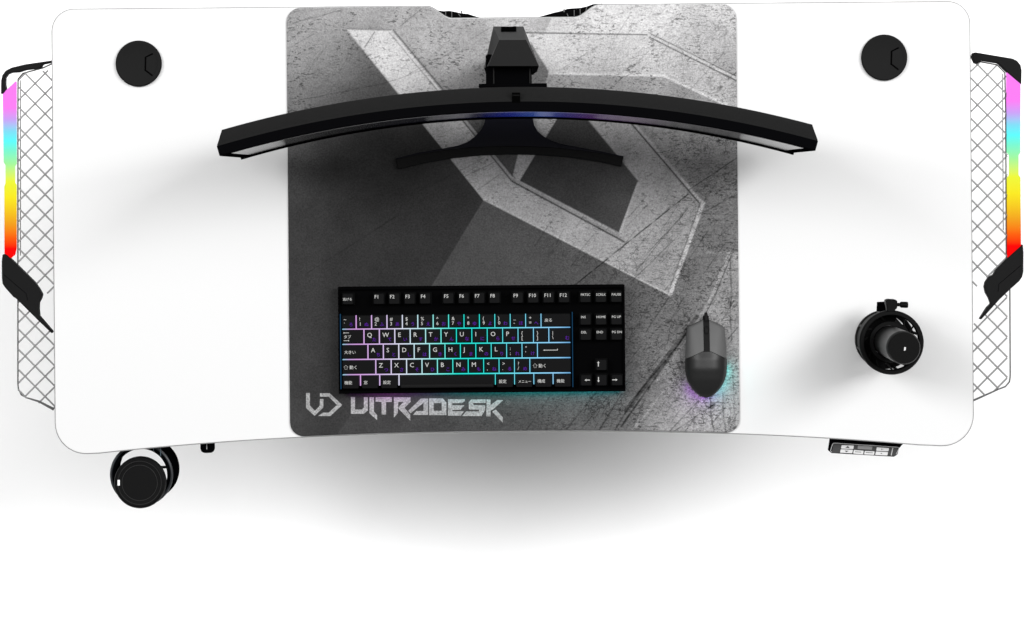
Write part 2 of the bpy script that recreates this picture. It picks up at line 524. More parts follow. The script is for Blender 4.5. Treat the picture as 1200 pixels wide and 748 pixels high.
cr = 30.3 * S
tumbler = thing('tumbler', 'black lidded tumbler with a tiny white mark, standing in the cup holder', 'tumbler', (cc[0], cc[1], rb + 0.003))
zt_c = ZD - 0.002
part('body', MB().lathe([(0.021, rb + 0.003), (0.0225, rb + 0.005), (0.0252, ZD - 0.027), (0.034, ZD - 0.018)], cc, 72), M['plastic_deep'], tumbler)
lid = part('lid', MB().lathe([(cr * 0.93, ZD - 0.020), (cr, ZD - 0.017), (cr, ZD - 0.007), (cr * 0.97, ZD - 0.0035), (cr * 0.90, ZD - 0.002), (cr * 0.855, ZD - 0.002), (cr * 0.84, ZD - 0.0032), (cr * 0.70, ZD - 0.0036), (cr * 0.685, ZD - 0.003), (0.002, ZD - 0.003)], cc, 96), M['lid'], tumbler, angle=25)
rg = MB()  # highlights on the lid's steps, painted as lighter grey rings
for rr, zz_ in ((0.84, -0.0030), (0.685, -0.0028)):
    rg.tube([(cc[0] + cr * rr * math.cos(2 * math.pi * k / 96), cc[1] + cr * rr * math.sin(2 * math.pi * k / 96), ZD + zz_) for k in range(96)], 0.00045, 6, closed=True)
part('lid_highlight', rg, mat('lid_highlight_grey', (0.016, 0.016, 0.016), 0.4, 0.2), lid)
mx = P2(138.9, 566.0, 0)
part('sip_mark', MB().box(mx[0] - 0.0016, mx[0] + 0.0016, mx[1] - 0.0042, mx[1] + 0.0042, ZD - 0.004, ZD - 0.0014), M['lidmark'], lid)

kc = P2(243, 520, -0.04)
hook = thing('headphone_hook', 'small black peg hook under the front edge, right of the cup holder', 'hook', (kc[0], kc[1], ZD - 0.05))
hk = MB()
hk.tube([(kc[0], kc[1] + 0.045, ZD - 0.043), (kc[0], kc[1] + 0.01, ZD - 0.043), (kc[0], kc[1] - 0.008, ZD - 0.043), (kc[0], kc[1] - 0.0122, ZD - 0.043), (kc[0], kc[1] - 0.0142, ZD - 0.043)], [0.0112, 0.0112, 0.0112, 0.0095, 0.006], 24)
part('peg', hk, M['gloss'], hook)
part('mounting_plate', MB().box(kc[0] - 0.015, kc[0] + 0.013, kc[1] + 0.006, kc[1] + 0.05, ZD - 0.034, ZD - 0.0255), M['gloss'], hook, bevel=0.001)
part('ridge', MB().box(kc[0] - 0.0006, kc[0] + 0.0006, kc[1] - 0.008, kc[1] + 0.01, ZD - 0.034, ZD - 0.0312), M['line'], hook)

# ------------------------------------------------------------------ desk mat with its print
def seg_dist(x, y, a, b):
    ax, ay = a; bx, by = b
    dx, dy = bx - ax, by - ay
    t = np.clip(((x - ax) * dx + (y - ay) * dy) / (dx * dx + dy * dy), 0, 1)
    return np.hypot(x - ax - t * dx, y - ay - t * dy)

def poly_mask(x, y, poly, soft=1.1):
    inside = np.zeros(x.shape, bool)
    d = np.full(x.shape, 1e9)
    n = len(poly)
    for i in range(n):
        (ax, ay), (bx, by) = poly[i], poly[(i + 1) % n]
        d = np.minimum(d, seg_dist(x, y, poly[i], poly[(i + 1) % n]))
        c = ((ay > y) != (by > y))
        if ay != by:
            inside ^= c & (x < (bx - ax) * (y - ay) / (by - ay) + ax)
    sd = np.where(inside, -d, d)
    return np.clip(0.5 - sd / soft, 0, 1)

def line_mask(x, y, pts, w, soft=1.0):
    d = np.full(x.shape, 1e9)
    for a, b in zip(pts[:-1], pts[1:]):
        d = np.minimum(d, seg_dist(x, y, a, b))
    return np.clip(0.5 - (d - w / 2) / soft, 0, 1)

def field(x, y, samples):
    num = np.zeros(x.shape); den = np.zeros(x.shape)
    for sx, sy, t in samples:
        w = 1.0 / ((x - sx) ** 2 + (y - sy) ** 2 + 20.0 ** 2) ** 1.7
        num += w * t; den += w
    return num / den

FA = [(345, 20, 160), (380, 20, 164), (420, 20, 168), (470, 25, 172), (520, 32, 175), (600, 30, 186), (345, 50, 158), (380, 50, 152), (410, 55, 138), (345, 75, 150), (380, 80, 126), (405, 75, 112), (430, 80, 84), (425, 65, 104), (455, 100, 70), (440, 105, 66), (345, 105, 130), (375, 105, 104), (400, 110, 80),
      (345, 125, 115), (352, 140, 112), (348, 165, 104), (348, 185, 96), (352, 215, 74), (380, 128, 80), (420, 118, 66), (345, 150, 98), (360, 160, 78), (380, 150, 60), (420, 150, 52), (345, 200, 78), (365, 205, 58), (390, 200, 49), (450, 160, 50), (500, 160, 48), (480, 190, 48), (340, 250, 62), (360, 250, 50), (400, 260, 47), (440, 230, 46), (480, 250, 47), (540, 240, 50), (340, 320, 55),
      (400, 310, 46), (450, 320, 45), (500, 300, 48), (345, 420, 57), (345, 490, 60), (380, 440, 52), (385, 500, 56), (500, 55, 175), (520, 85, 160), (545, 70, 165), (560, 100, 140), (560, 150, 82), (560, 130, 85), (480, 45, 170)]
FB = [(690, 12, 200), (730, 12, 205), (780, 15, 208), (840, 15, 204), (720, 30, 200), (790, 40, 196), (835, 45, 178), (855, 75, 160), (820, 60, 172), (640, 27, 190), (680, 98, 150), (760, 100, 150), (720, 110, 145), (800, 115, 140), (780, 150, 150), (800, 165, 140), (830, 150, 140), (855, 150, 138), (790, 185, 132), (820, 190, 118),
      (850, 190, 108), (815, 215, 104), (855, 225, 98), (840, 250, 100), (855, 280, 96), (830, 280, 96), (810, 310, 92), (800, 330, 90), (575, 260, 76), (620, 290, 74), (560, 310, 68), (530, 325, 66), (640, 320, 74), (700, 325, 80), (750, 340, 84), (745, 400, 92), (745, 440, 95), (790, 380, 90), (780, 420, 98), (770, 450, 90), (440, 480, 60),
      (500, 500, 64), (560, 480, 70), (600, 500, 72), (640, 480, 82), (690, 490, 88), (730, 490, 92), (745, 500, 104), (765, 495, 135), (800, 480, 142), (800, 505, 138), (790, 460, 132), (840, 490, 148), (855, 505, 135), (850, 450, 140), (855, 400, 128), (845, 360, 125), (860, 330, 120)]
POLY_B = [(567, 234), (784, 346), (825, 239), (715, 112), (640, 105), (640, 36), (655, 0), (880, 0), (880, 530), (380, 530), (430, 461)]
BAND = [(407, 35), (458, 36.5), (543, 139), (600, 210), (617, 139), (617, 118), (672, 118), (721, 118), (743, 144), (825, 239), (785.5, 346), (567, 234)]
HEX = [(609, 212), (653, 139), (668, 116), (688, 139.5), (749.6, 214.6), (728, 274)]
DBAND = [(605, 39.3), (760, 41.5), (870, 99), (870, 132), (777, 88.4), (643.5, 85), (626, 60)]
FACET = [(622, 50), (643.5, 85), (636, 104), (622, 104)]
LR = [(854, 297), (870, 296), (870, 380), (817, 377), (834, 346)]

def tone_at(px, py):
    a = field(px, py, FA)
    b = field(px, py, FB) * (1.04 + 0.15 * np.clip((px - 740) / 40, 0, 1) * np.clip((py - 130) / 60, 0, 1))
    m = poly_mask(px, py, POLY_B)
    t = a * (1 - m) + b * m
    crack = np.clip((px - 560) / 250 + (py - 260) / 420, 0, 1) * m
    speck = np.clip((t - 68) / 40, 0, 1)
    def lay(mask, val):
        nonlocal t
        t = t * (1 - mask) + val * mask
    # big emblem faces
    mb_ = poly_mask(px, py, BAND)
    bt = field(px, py, [(430, 45, 188), (460, 80, 190), (490, 120, 178), (520, 160, 172), (560, 200, 168), (590, 232, 168), (650, 262, 160), (720, 298, 160), (770, 325, 150), (800, 270, 150), (790, 230, 158), (740, 180, 166), (700, 140, 172), (630, 160, 165), (620, 190, 160), (758, 245, 166)])
    bt = bt * (1 + 0.07 * np.clip((205 - py) / 60, 0, 1))  # band colour lightened near the monitor to offset its cast shadow
    lay(mb_, bt)
    crack = crack * (1 - mb_) + mb_ * np.clip((py - 230) / 90 + (px - 740) / 90, 0, 0.8) * (px > 640)
    speck = np.maximum(speck * (1 - mb_), mb_ * 0.8)
    mh = poly_mask(px, py, HEX)
    lay(mh, field(px, py, [(650, 160, 66), (690, 150, 72), (640, 200, 62), (700, 200, 68), (720, 230, 84), (700, 260, 64), (720, 262, 76), (680, 240, 60), (735, 215, 80)]))
    speck *= 1 - mh; crack *= 1 - mh
    md = poly_mask(px, py, DBAND)
    lay(md, field(px, py, [(650, 60, 200), (700, 60, 200), (690, 78, 176), (750, 60, 196), (780, 75, 190), (830, 95, 182), (860, 115, 178)]))
    speck = np.maximum(speck * (1 - md), md)
    mf = poly_mask(px, py, FACET)
    lay(mf, 122)
    ml = poly_mask(px, py, LR)
    lay(ml, 148)
    crack = np.maximum(crack, ml * 0.8)
    # bevel ridges of the emblem: a light line with a dark one beside it
    def ridge(pts, wl, light, off, wd, dark, mask=None):
        ml_ = line_mask(px, py, pts, wl)
        if mask is not None: ml_ = ml_ * mask
        lay(ml_, light)
        if wd:
            o = [(x + off[0], y + off[1]) for x, y in pts]
            md_ = line_mask(px, py, o, wd, 0.9)
            if mask is not None: md_ = md_ * mask
            lay(md_, dark)
    ridge([(458, 37), (543, 139)], 2.6, 196, (3.0, -1.6), 1.3, 92)
    ridge([(458, 37), (543, 139)], 0.1, 196, (-1.8, 1.4), 0.9, 130)
    ridge([(543, 139), (601, 210.5)], 3.2, 160, (-1.5, 1.6), 1.4, 62)
    ridge([(543, 139), (601, 210.5)], 0.2, 140, (2.4, -1.6), 0.8, 70)
    ridge([(601, 210.5), (731.6, 281)], 3.2, 146, (-0.4, 2.4), 1.6, 58)
    ridge([(717, 112), (743, 144.5), (822, 237)], 3.6, 178, (-2.3, 1.6), 1.5, 60)
    ridge([(824, 238), (785.5, 345)], 4.2, 182, (-3.0, -1.4), 0.9, 110)
    ridge([(567, 234), (785.5, 346)], 1.8, 178, (0, 0), 0, 0)
    ridge([(748, 215), (727, 272)], 3.4, 172, (0, 0), 0, 0)
    ridge([(407, 35), (458, 36.5)], 0.6, 190, (0, -1), 0.9, 120)
    ridge([(407, 35), (567, 234)], 1.2, 182, (0, 0), 0, 0)
    ridge([(643.5, 86), (777, 89), (870, 132)], 2.6, 210, (0, 0), 0, 0)
    ridge([(614, 38.6), (760, 41)], 0.2, 150, (0, 0), 1.3, 104)
    ridge([(760, 41), (870, 96)], 3.0, 200, (0.8, 2.8), 1.2, 84)
    ridge([(760, 38.6), (870, 93)], 0.2, 120, (0, 0), 0.9, 100)
    ridge([(854, 297), (834, 346), (819, 375), (800, 392)], 3.6, 158, (3.6, 0.8), 0.8, 80)
    wob = 0.75 + 0.25 * np.sin(px * 0.9) * np.sin(px * 0.37 + 1)
    ridge([(828, 296.2), (870, 296.6)], 3.0, 150, (0, 0), 0, 0, wob * 0.7)
    ridge([(786, 345), (870, 343.5)], 3.4, 128, (0, 0), 0, 0, wob * 0.6)
    # long scratches
    scr = [((807, 227), (655, 349), 1.1, .75), ((800, 252), (752, 304), .7, .6), ((806, 244), (745, 318), .6, .5), ((812, 262), (778, 264), .6, .4), ((795, 276), (738, 332), .7, .5), ((868, 182), (808, 222), 1.0, .6), ((864, 228), (818, 252), .8, .5), ((868, 196), (826, 214), .5, .4), ((840, 214), (822, 240), .5, .45),
           ((336, 29), (400, 12), .8, .45), ((338, 57), (372, 38), .7, .35), ((337, 121), (452, 97), .7, .35), ((452, 97), (520, 74), .7, .4), ((500, 6), (470, 30), .8, .35), ((440, 37), (428, 55), .8, .5), ((530, 62), (480, 86), .6, .35), ((575, 32), (520, 66), .6, .3), ((360, 320), (470, 250), 1.0, .25), ((480, 230), (560, 190), .8, .2),
           ((560, 222), (585, 205), .7, .4), ((545, 207), (580, 190), .6, .4), ((548, 202), (572, 187), .6, .35),
           ((784, 348), (756, 390), 1.1, .5), ((816, 372), (735, 480), 5.0, .36), ((808, 385), (728, 500), 2.2, .5), ((800, 398), (740, 470), 1.0, .5), ((842, 470), (780, 512), 1.1, .5), ((832, 468), (838, 512), 1.2, .5), ((846, 462), (850, 512), 1.0, .45), ((858, 440), (862, 500), .9, .4), ((820, 468), (782, 508), .9, .45),
           ((864, 384), (852, 398), 1.2, .5), ((860, 352), (846, 376), 1.0, .45), ((856, 300), (856, 400), 1.8, .3), ((700, 458), (660, 508), 1.2, .35), ((715, 462), (675, 510), 1.1, .35), ((645, 464), (615, 506), 1.1, .35), ((728, 462), (700, 508), 1.6, .4), ((752, 455), (715, 512), 1.4, .45), ((762, 452), (742, 500), .8, .4), ((660, 80), (700, 55), .8, .35), ((720, 100), (760, 60), .7, .35), ((800, 115), (850, 60), .6, .3)]
    for _ in range(150):
        x0 = rng.uniform(600, 862); y0 = rng.uniform(210, 512)
        if rng.random() > 0.25 + (x0 - 600) / 300: continue
        L = rng.uniform(10, 55); an = R(rng.normal(130, 9))
        scr.append(((x0, y0), (x0 + L * math.cos(an), y0 + L * math.sin(an)), rng.uniform(.5, 1.0), rng.uniform(.12, .4)))
    for _ in range(60):
        x0 = rng.uniform(338, 860); y0 = rng.uniform(5, 110)
        L = rng.uniform(10, 50); an = R(rng.normal(148, 22))
        scr.append(((x0, y0), (x0 + L * math.cos(an), y0 + L * math.sin(an)), rng.uniform(.5, .8), rng.uniform(.08, .22)))
    ph = np.sin(px * 0.31 + 1.3 * np.sin(py * 0.23)) * np.sin(py * 0.27 + 1.1 * np.sin(px * 0.17 + 2))
    br_ = np.clip(0.75 + 0.6 * ph, 0.3, 1.0)
    wx = 0.6 * np.sin(py * 0.11 + px * 0.05) + 0.5 * np.sin(px * 0.19)
    for a, b, w, k in scr:
        mm = line_mask(px + wx, py - wx, [a, b], w, 1.0) * (1 - mh) * (br_ if w < 1.15 else np.maximum(br_, 0.6))
        t = t * (1 - mm * k)
    # pale scuffs beside the dark gash
    for a, b, w, k in [((770, 468), (742, 505), 1.2, .5), ((778, 458), (758, 480), 1.0, .4), ((812, 388), (770, 446), 1.0, .35), ((748, 492), (740, 508), 2.5, .4)]:
        mm = line_mask(px, py, [a, b], w, 1.0)
        t = t * (1 - mm * k) + 190 * mm * k
    return t, crack, speck

mx0, mx1 = -265.4, 261.2
HM = 0.003
xs = np.concatenate([np.linspace(0, 17, 27)[:-1], np.arange(17, (mx1 - mx0) - 17, 1.0), (mx1 - mx0) - np.linspace(0, 17, 27)[::-1]]) + mx0
xs = np.unique(np.round(xs, 4))
rc = 17.0
def mat_limits(x):
    r_ = rear_y(x) - 0.6
    f_ = front_y(x) + 0.9
    e = min(x - mx0, mx1 - x)
    if e < rc:
        dd = rc - math.sqrt(max(0, rc * rc - (rc - e) ** 2))
        r_ -= dd; f_ += dd
    return f_, r_
lim = np.array([mat_limits(x) for x in xs])
ny = 500
vt = np.linspace(0, 1, ny)
GX = np.repeat(xs[:, None], ny, 1)
GY = lim[:, 0:1] * (1 - vt) + lim[:, 1:2] * vt
ipx = PX + (GX * CT - GY * ST)
ipy = PY - (GX * ST + GY * CT)
T, CK, SK = tone_at(ipx, ipy)
Tl = np.clip(T, 0, 255) / 255.0
Tl = np.where(Tl <= 0.04045, Tl / 12.92, ((Tl + 0.055) / 1.055) ** 2.4)
nx = len(xs)
co = np.stack([GX * S, GY * S, np.full(GX.shape, ZD + HM)], -1).reshape(-1, 3)
idx = np.arange(nx * ny).reshape(nx, ny)
quads = np.stack([idx[:-1, :-1], idx[1:, :-1], idx[1:, 1:], idx[:-1, 1:]], -1).reshape(-1, 4)
loop = np.concatenate([idx[:, 0], idx[-1, 1:], idx[-2::-1, -1], idx[0, -2:0:-1]])
nb0 = len(co)
low = co[loop].copy(); low[:, 2] = ZD
co = np.concatenate([co, low])
nl = len(loop)
a = np.arange(nl); b = (a + 1) % nl
side = np.stack([loop[b], loop[a], nb0 + a, nb0 + b], -1)
faces = np.concatenate([quads, side])
me = bpy.data.meshes.new('desk_mat')
org = np.array([-2.1 * S, -46 * S, ZD])
me.vertices.add(len(co)); me.vertices.foreach_set('co', (co - org).ravel())
me.loops.add(faces.size); me.loops.foreach_set('vertex_index', faces.ravel().astype(np.int32))
me.polygons.add(len(faces)); me.polygons.foreach_set('loop_start', np.arange(0, faces.size, 4, dtype=np.int32))
me.update(calc_edges=True)
attr = me.color_attributes.new('print_tone', 'FLOAT_COLOR', 'POINT')
rgba = np.zeros((len(co), 4)); rgba[:, 3] = 1
rgba[:nb0, 0] = Tl.ravel(); rgba[:nb0, 1] = CK.ravel(); rgba[:nb0, 2] = SK.ravel()
rgba[nb0:, 0] = 0.10
attr.data.foreach_set('color', rgba.ravel())
me.validate()
dm = bpy.data.objects.new('desk_mat', me)
col.objects.link(dm)
dm.location = org
dm['_org'] = tuple(org)
dm['label'] = 'full depth grey concrete print desk mat with a scratched angular emblem'
dm['category'] = 'desk mat'

def mat_print():
    m = bpy.data.materials.new('printed_cloth')
    m.use_nodes = True
    nt = m.node_tree
    N, L = nt.nodes, nt.links
    b = N['Principled BSDF']
    b.inputs['Roughness'].default_value = 0.9
    b.inputs['Specular IOR Level'].default_value = 0.03
    at = N.new('ShaderNodeAttribute'); at.attribute_name = 'print_tone'
    sp = N.new('ShaderNodeSeparateColor'); L.new(at.outputs['Color'], sp.inputs['Color'])
    tc = N.new('ShaderNodeTexCoord')
    def math_(op, a, b_=None, c=None, clamp=False):
        n_ = N.new('ShaderNodeMath'); n_.operation = op; n_.use_clamp = clamp
        for i, v in enumerate((a, b_, c)):
            if v is None: continue
            if isinstance(v, (int, float)): n_.inputs[i].default_value = v
            else: L.new(v, n_.inputs[i])
        return n_.outputs[0]
    def mapping(rot, scl):
        mp = N.new('ShaderNodeMapping')
        mp.inputs['Rotation'].default_value = (0, 0, R(rot))
        mp.inputs['Scale'].default_value = scl
        L.new(tc.outputs['Object'], mp.inputs['Vector'])
        return mp.outputs['Vector']
    def noise(vec, scale, detail=2, rough=0.5, dist=0.0):
        n_ = N.new('ShaderNodeTexNoise')
        n_.inputs['Scale'].default_value = scale; n_.inputs['Detail'].default_value = detail
        n_.inputs['Roughness'].default_value = rough; n_.inputs['Distortion'].default_value = dist
        L.new(vec, n_.inputs['Vector'])
        return n_.outputs['Fac']
    def rng_(v, a, b_, c, d):
        n_ = N.new('ShaderNodeMapRange'); n_.clamp = True
        L.new(v, n_.inputs['Value'])
        for k, x in zip(('From Min', 'From Max', 'To Min', 'To Max'), (a, b_, c, d)): n_.inputs[k].default_value = x
        return n_.outputs['Result']
    obj = tc.outputs['Object']
    grain = rng_(noise(obj, 420, 3, 0.7), 0.3, 0.7, 0.70, 1.30)
    cloud = rng_(noise(obj, 16, 5, 0.65), 0.3, 0.7, 0.86, 1.14)
    # ink flecks, drawn out along one slant
    fl1 = rng_(noise(mapping(38, (1.0, 2.3, 1.0)), 155, 2, 0.6, 0.4), 0.56, 0.63, 0, 1)
    fz = rng_(noise(obj, 26, 2, 0.5), 0.40, 0.60, 0.15, 1)
    fl = math_('MULTIPLY', math_('MULTIPLY', fl1, fz), math_('MULTIPLY', sp.outputs['Blue'], 0.62))
    # crackle
    vd = N.new('ShaderNodeVectorMath'); vd.operation = 'ADD'
    nz = N.new('ShaderNodeTexNoise'); nz.inputs['Scale'].default_value = 60; nz.inputs['Detail'].default_value = 3
    L.new(obj, nz.inputs['Vector'])
    sc = N.new('ShaderNodeVectorMath'); sc.operation = 'SCALE'; sc.inputs['Scale'].default_value = 0.034
    L.new(nz.outputs['Color'], sc.inputs[0]); L.new(obj, vd.inputs[0]); L.new(sc.outputs[0], vd.inputs[1])
    def vor(scale, w):
        v = N.new('ShaderNodeTexVoronoi'); v.feature = 'DISTANCE_TO_EDGE'; v.inputs['Scale'].default_value = scale
        L.new(vd.outputs[0], v.inputs['Vector'])
        return rng_(v.outputs['Distance'], 0.0, w, 1, 0)
    cr1 = math_('MULTIPLY', vor(62, 0.065), rng_(noise(obj, 22, 2), 0.42, 0.62, 0.0, 1))
    cr2 = math_('MULTIPLY', rng_(noise(mapping(-48, (1.0, 1.9, 1.0)), 250, 4, 0.72, 0.9), 0.515, 0.61, 0, 1), rng_(noise(obj, 30, 3), 0.38, 0.58, 0.3, 1))
    cr = math_('MULTIPLY', math_('MAXIMUM', cr1, cr2), math_('MULTIPLY', sp.outputs['Green'], 0.80))
    thin = math_('MULTIPLY', vor(34, 0.018), math_('MULTIPLY', rng_(noise(obj, 12, 2), 0.46, 0.6, 0, 1), math_('MULTIPLY', sp.outputs['Blue'], 0.45)))
    # slanting scratches
    s1 = rng_(noise(mapping(-48, (1.0, 16.0, 1.0)), 22, 3, 0.6), 0.60, 0.70, 0, 1)
    s1 = math_('MULTIPLY', s1, math_('MULTIPLY', sp.outputs['Green'], 0.58))
    s2 = rng_(noise(mapping(-50, (1.0, 22.0, 1.0)), 17, 3, 0.6), 0.66, 0.74, 0, 1)
    s2 = math_('MULTIPLY', s2, math_('MULTIPLY', sp.outputs['Green'], 0.50))
    mul = math_('MULTIPLY', grain, cloud)
    for d in (fl, cr, thin, s1):
        mul = math_('MULTIPLY', mul, math_('SUBTRACT', 1.0, d))
    mul = math_('MULTIPLY', mul, math_('ADD', 1.0, s2))
    val = math_('MULTIPLY', math_('MULTIPLY', sp.outputs['Red'], MAT_GAIN), mul)
    cmb = N.new('ShaderNodeCombineColor')
    L.new(val, cmb.inputs['Red']); L.new(math_('MULTIPLY', val, 0.99), cmb.inputs['Green']); L.new(math_('MULTIPLY', val, 0.995), cmb.inputs['Blue'])
    L.new(cmb.outputs['Color'], b.inputs['Base Color'])
    bp = N.new('ShaderNodeBump'); bp.inputs['Strength'].default_value = 0.12; bp.inputs['Distance'].default_value = 0.0004
    L.new(noise(obj, 900, 2), bp.inputs['Height']); L.new(bp.outputs['Normal'], b.inputs['Normal'])
    return m
MAT_GAIN = 0.66
me.materials.append(mat_print())

# lettering and small emblem printed on the mat
pm = mat('print_pale', (0.22, 0.22, 0.22), 0.9, 0.03, noise=1.0, nscale=420)
def W1(p): return P2(350 + p[0] / 9.23, 455 + p[1] / 9.23, HM)
def W2(p): return P2(470 + p[0] / 9.23, 455 + p[1] / 9.23, HM)
z0, z1 = ZD + HM - 0.0005, ZD + HM + 0.0002
em = MB()
for poly in ([(80, 52), (122, 52), (122, 188), (176, 246), (228, 190), (230, 118), (268, 118), (266, 210), (172, 300), (80, 215)],
             [(230, 55), (335, 55), (472, 182), (342, 302), (210, 302), (262, 265), (325, 265), (415, 182), (325, 92), (230, 92)]):
    flat_shape([[W1(p) for p in poly]], z0, z1, em)
part('printed_emblem', em, pm, dm, smooth=False)
wm = MB()
for polys in ([[(565, 95), (610, 95), (610, 232), (680, 232), (705, 210), (705, 98), (748, 98), (748, 240), (705, 278), (565, 278)]],
              [[(766, 98), (814, 98), (814, 252), (850, 292), (848, 346), (766, 272)]],
              [[(832, 98), (1008, 98), (1005, 150), (945, 150), (945, 285), (897, 285), (897, 150), (832, 145)]],
              [[(1030, 98), (1210, 100), (1210, 148), (1146, 214), (1207, 288), (1207, 352), (1080, 222), (1080, 205), (1135, 150), (1078, 150), (1072, 270), (1030, 318)]]):
    flat_shape([[W1(p) for p in q] for q in polys], z0, z1, wm)
for polys in ([[(215, 112), (292, 112), (292, 290), (128, 290), (165, 248), (243, 248), (243, 158), (102, 272), (78, 245)]],
              [[(303, 110), (450, 110), (490, 155), (490, 292), (303, 292)], [(352, 162), (352, 245), (440, 245), (440, 170), (432, 162)]],
              [[(508, 120), (690, 120), (690, 140), (655, 162), (555, 162), (555, 185), (685, 185), (640, 235), (555, 235), (555, 250), (680, 250), (645, 298), (508, 298)]],
              [[(760, 122), (915, 122), (915, 160), (782, 160), (782, 182), (910, 185), (910, 235), (870, 302), (660, 302), (705, 252), (838, 252), (850, 232), (740, 232), (732, 215), (732, 150)]],
              [[(925, 122), (968, 122), (968, 185), (1040, 128), (1105, 130), (1000, 225), (968, 245), (968, 305), (922, 305)]],
              [[(985, 255), (1025, 232), (1100, 315), (1100, 372)]]):
    flat_shape([[W2(p) for p in q] for q in polys], z0, z1, wm)
wmo = part('printed_wordmark', wm, pm, dm, smooth=False)
rm = MB()
cen = (1155, 155)
oc = [W2((cen[0] + 27 * math.cos(2 * math.pi * k / 24), cen[1] + 27 * math.sin(2 * math.pi * k / 24))) for k in range(24)]
ic = [W2((cen[0] + 20 * math.cos(2 * math.pi * k / 24), cen[1] + 20 * math.sin(2 * math.pi * k / 24))) for k in range(24)]
flat_shape([oc, ic[::-1]], z0, z1, rm)
for q in ([(1146, 142), (1151, 142), (1151, 168), (1146, 168)], [(1151, 142), (1164, 142), (1164, 156), (1151, 156)], [(1154, 156), (1159, 156), (1166, 168), (1161, 168)]):
    flat_shape([[W2(p) for p in q]], z0, z1, rm)
part('printed_symbol', rm, mat('print_faint', (0.075, 0.075, 0.075), 0.9, 0.03), dm, smooth=False)

# ------------------------------------------------------------------ monitor
MX = P(606, 131, 0.41)[0]
YF = P(606, 131, 0.41)[1]
RA = 1.5
mon = thing('curved_monitor', 'wide black curved monitor seen from above, on a stand with spread foot', 'monitor', (MX, YF + 0.05, ZD + HM))
def arc(a, d):
    """plan point at angle a (radians) and depth d behind the screen face"""
    return (MX + (RA + d) * math.sin(a), YF - RA + (RA + d) * math.cos(a))
NA = 64
def arc_prism(a_h, prof, mb=None, taper=None):
    """loft a vertical section (depth, height) along the monitor's arc; taper: per-point half-angle"""
    mb = mb or MB()
    rings = []
    for i in range(NA + 1):
        u = -1 + 2 * i / NA
        ring = []
        for k, (d, h) in enumerate(prof):
            ah = a_h if taper is None else taper[k]
            x, y = arc(u * ah, d)
            ring.append((x, y, ZD + h))
        rings.append(ring)
    return mb.loft(rings)
A0 = math.asin(0.4125 / RA)
part('frame', arc_prism(A0, [(0.0, 0.1), (0.0015, 0.0985), (0.014, 0.10), (0.0145, 0.408), (0.013, 0.41), (0.0015, 0.41), (0.0, 0.4085)]), M['gloss'], mon, angle=25)
A1 = math.asin(0.402 / RA)
A2 = math.asin(0.398 / RA)
bc = part('back_cover', arc_prism(A1, [(0.0135, 0.125), (0.0135, 0.4085), (0.0155, 0.4085), (0.0335, 0.389), (0.035, 0.386), (0.037, 0.15)], taper=[A0 * 0.992, A0 * 0.998, A0 * 0.998, A1, A1, A2]), M['matte'], mon, angle=20)
SCR_STOPS = [(0.0, (8, 8, 9)), (0.18, (8, 8, 10)), (0.34, (10, 10, 24)), (0.43, (16, 16, 60)), (0.49, (40, 55, 165)), (0.54, (75, 110, 200)), (0.585, (60, 55, 150)), (0.63, (90, 45, 125)), (0.70, (95, 70, 105)), (0.78, (24, 22, 28)), (1.0, (8, 8, 9))]
A3 = math.asin(0.397 / RA)
def glass():
    m = emit_ramp('screen_glass', SCR_STOPS, 'X', -0.4, 0.4, 0.34, (0.004, 0.004, 0.004))
    b = m.node_tree.nodes['Principled BSDF']
    b.inputs['Specular IOR Level'].default_value = 0.45
    b.inputs['Roughness'].default_value = 0.16
    return m
so = thing_org = tuple(mon['_org'])
part('screen', arc_prism(A3, [(-0.0006, 0.112), (0.001, 0.112), (0.001, 0.402), (-0.0006, 0.402)]), glass(), mon)
part('chin', arc_prism(A0 * 0.998, [(-0.0035, 0.0985), (0.001, 0.0985), (0.001, 0.1085), (-0.0035, 0.1065)]), M['gloss'], mon)
# small slot on the top edge
sx = P(604.8, 113, 0.405)
part('top_slot', MB().box(sx[0] - 0.0056, sx[0] + 0.0056, YF + 0.0125, YF + 0.0265, ZD + 0.402, ZD + 0.4105), M['groove'], bc)
part('slot_latch', MB().box(sx[0] - 0.0050, sx[0] + 0.0050, YF + 0.0222, YF + 0.0232, ZD + 0.404, ZD + 0.4112), M['lid'], bc)

# stand
def pz(x, y, h): return P(x, y, h)
hb_t = [(585, 47), (616.5, 47), (631.5, 77.5), (572, 77.5)]
hb_m = [(578.2, 31.2), (613.4, 31.2), (629, 77), (567.3, 72.5)]
ht, hm_, hl = 0.345, 0.25, 0.20
hubm = MB()
hubm.loft([[pz(x, y, hl) for x, y in [(580, 36), (612, 36), (624, 88), (570, 88)]], [pz(x, y, hm_) for x, y in [(578.2, 31.2), (613.4, 31.2), (629.5, 84), (567.3, 80)]], [pz(x, y, ht) for x, y in hb_t]])
hub = part('stand_hub', hubm, M['hub'], mon, smooth=False)
slp = lambda x, y: pz(x, y, hm_ + (ht - hm_) * (y - 31.2) / 15.8)
sm = MB()
q = [(587.2, 32.4), (605, 32.2), (605, 37), (587.2, 37.2)]
top = [Vector(slp(*p)) + Vector((0, 0.0012, 0.0014)) for p in q]
bot = [v + Vector((0, -0.004, -0.004)) for v in top]
sm.loft([[tuple(v) for v in bot], [tuple(v) for v in top]])
part('cable_slot', sm, M['groove'], hub)
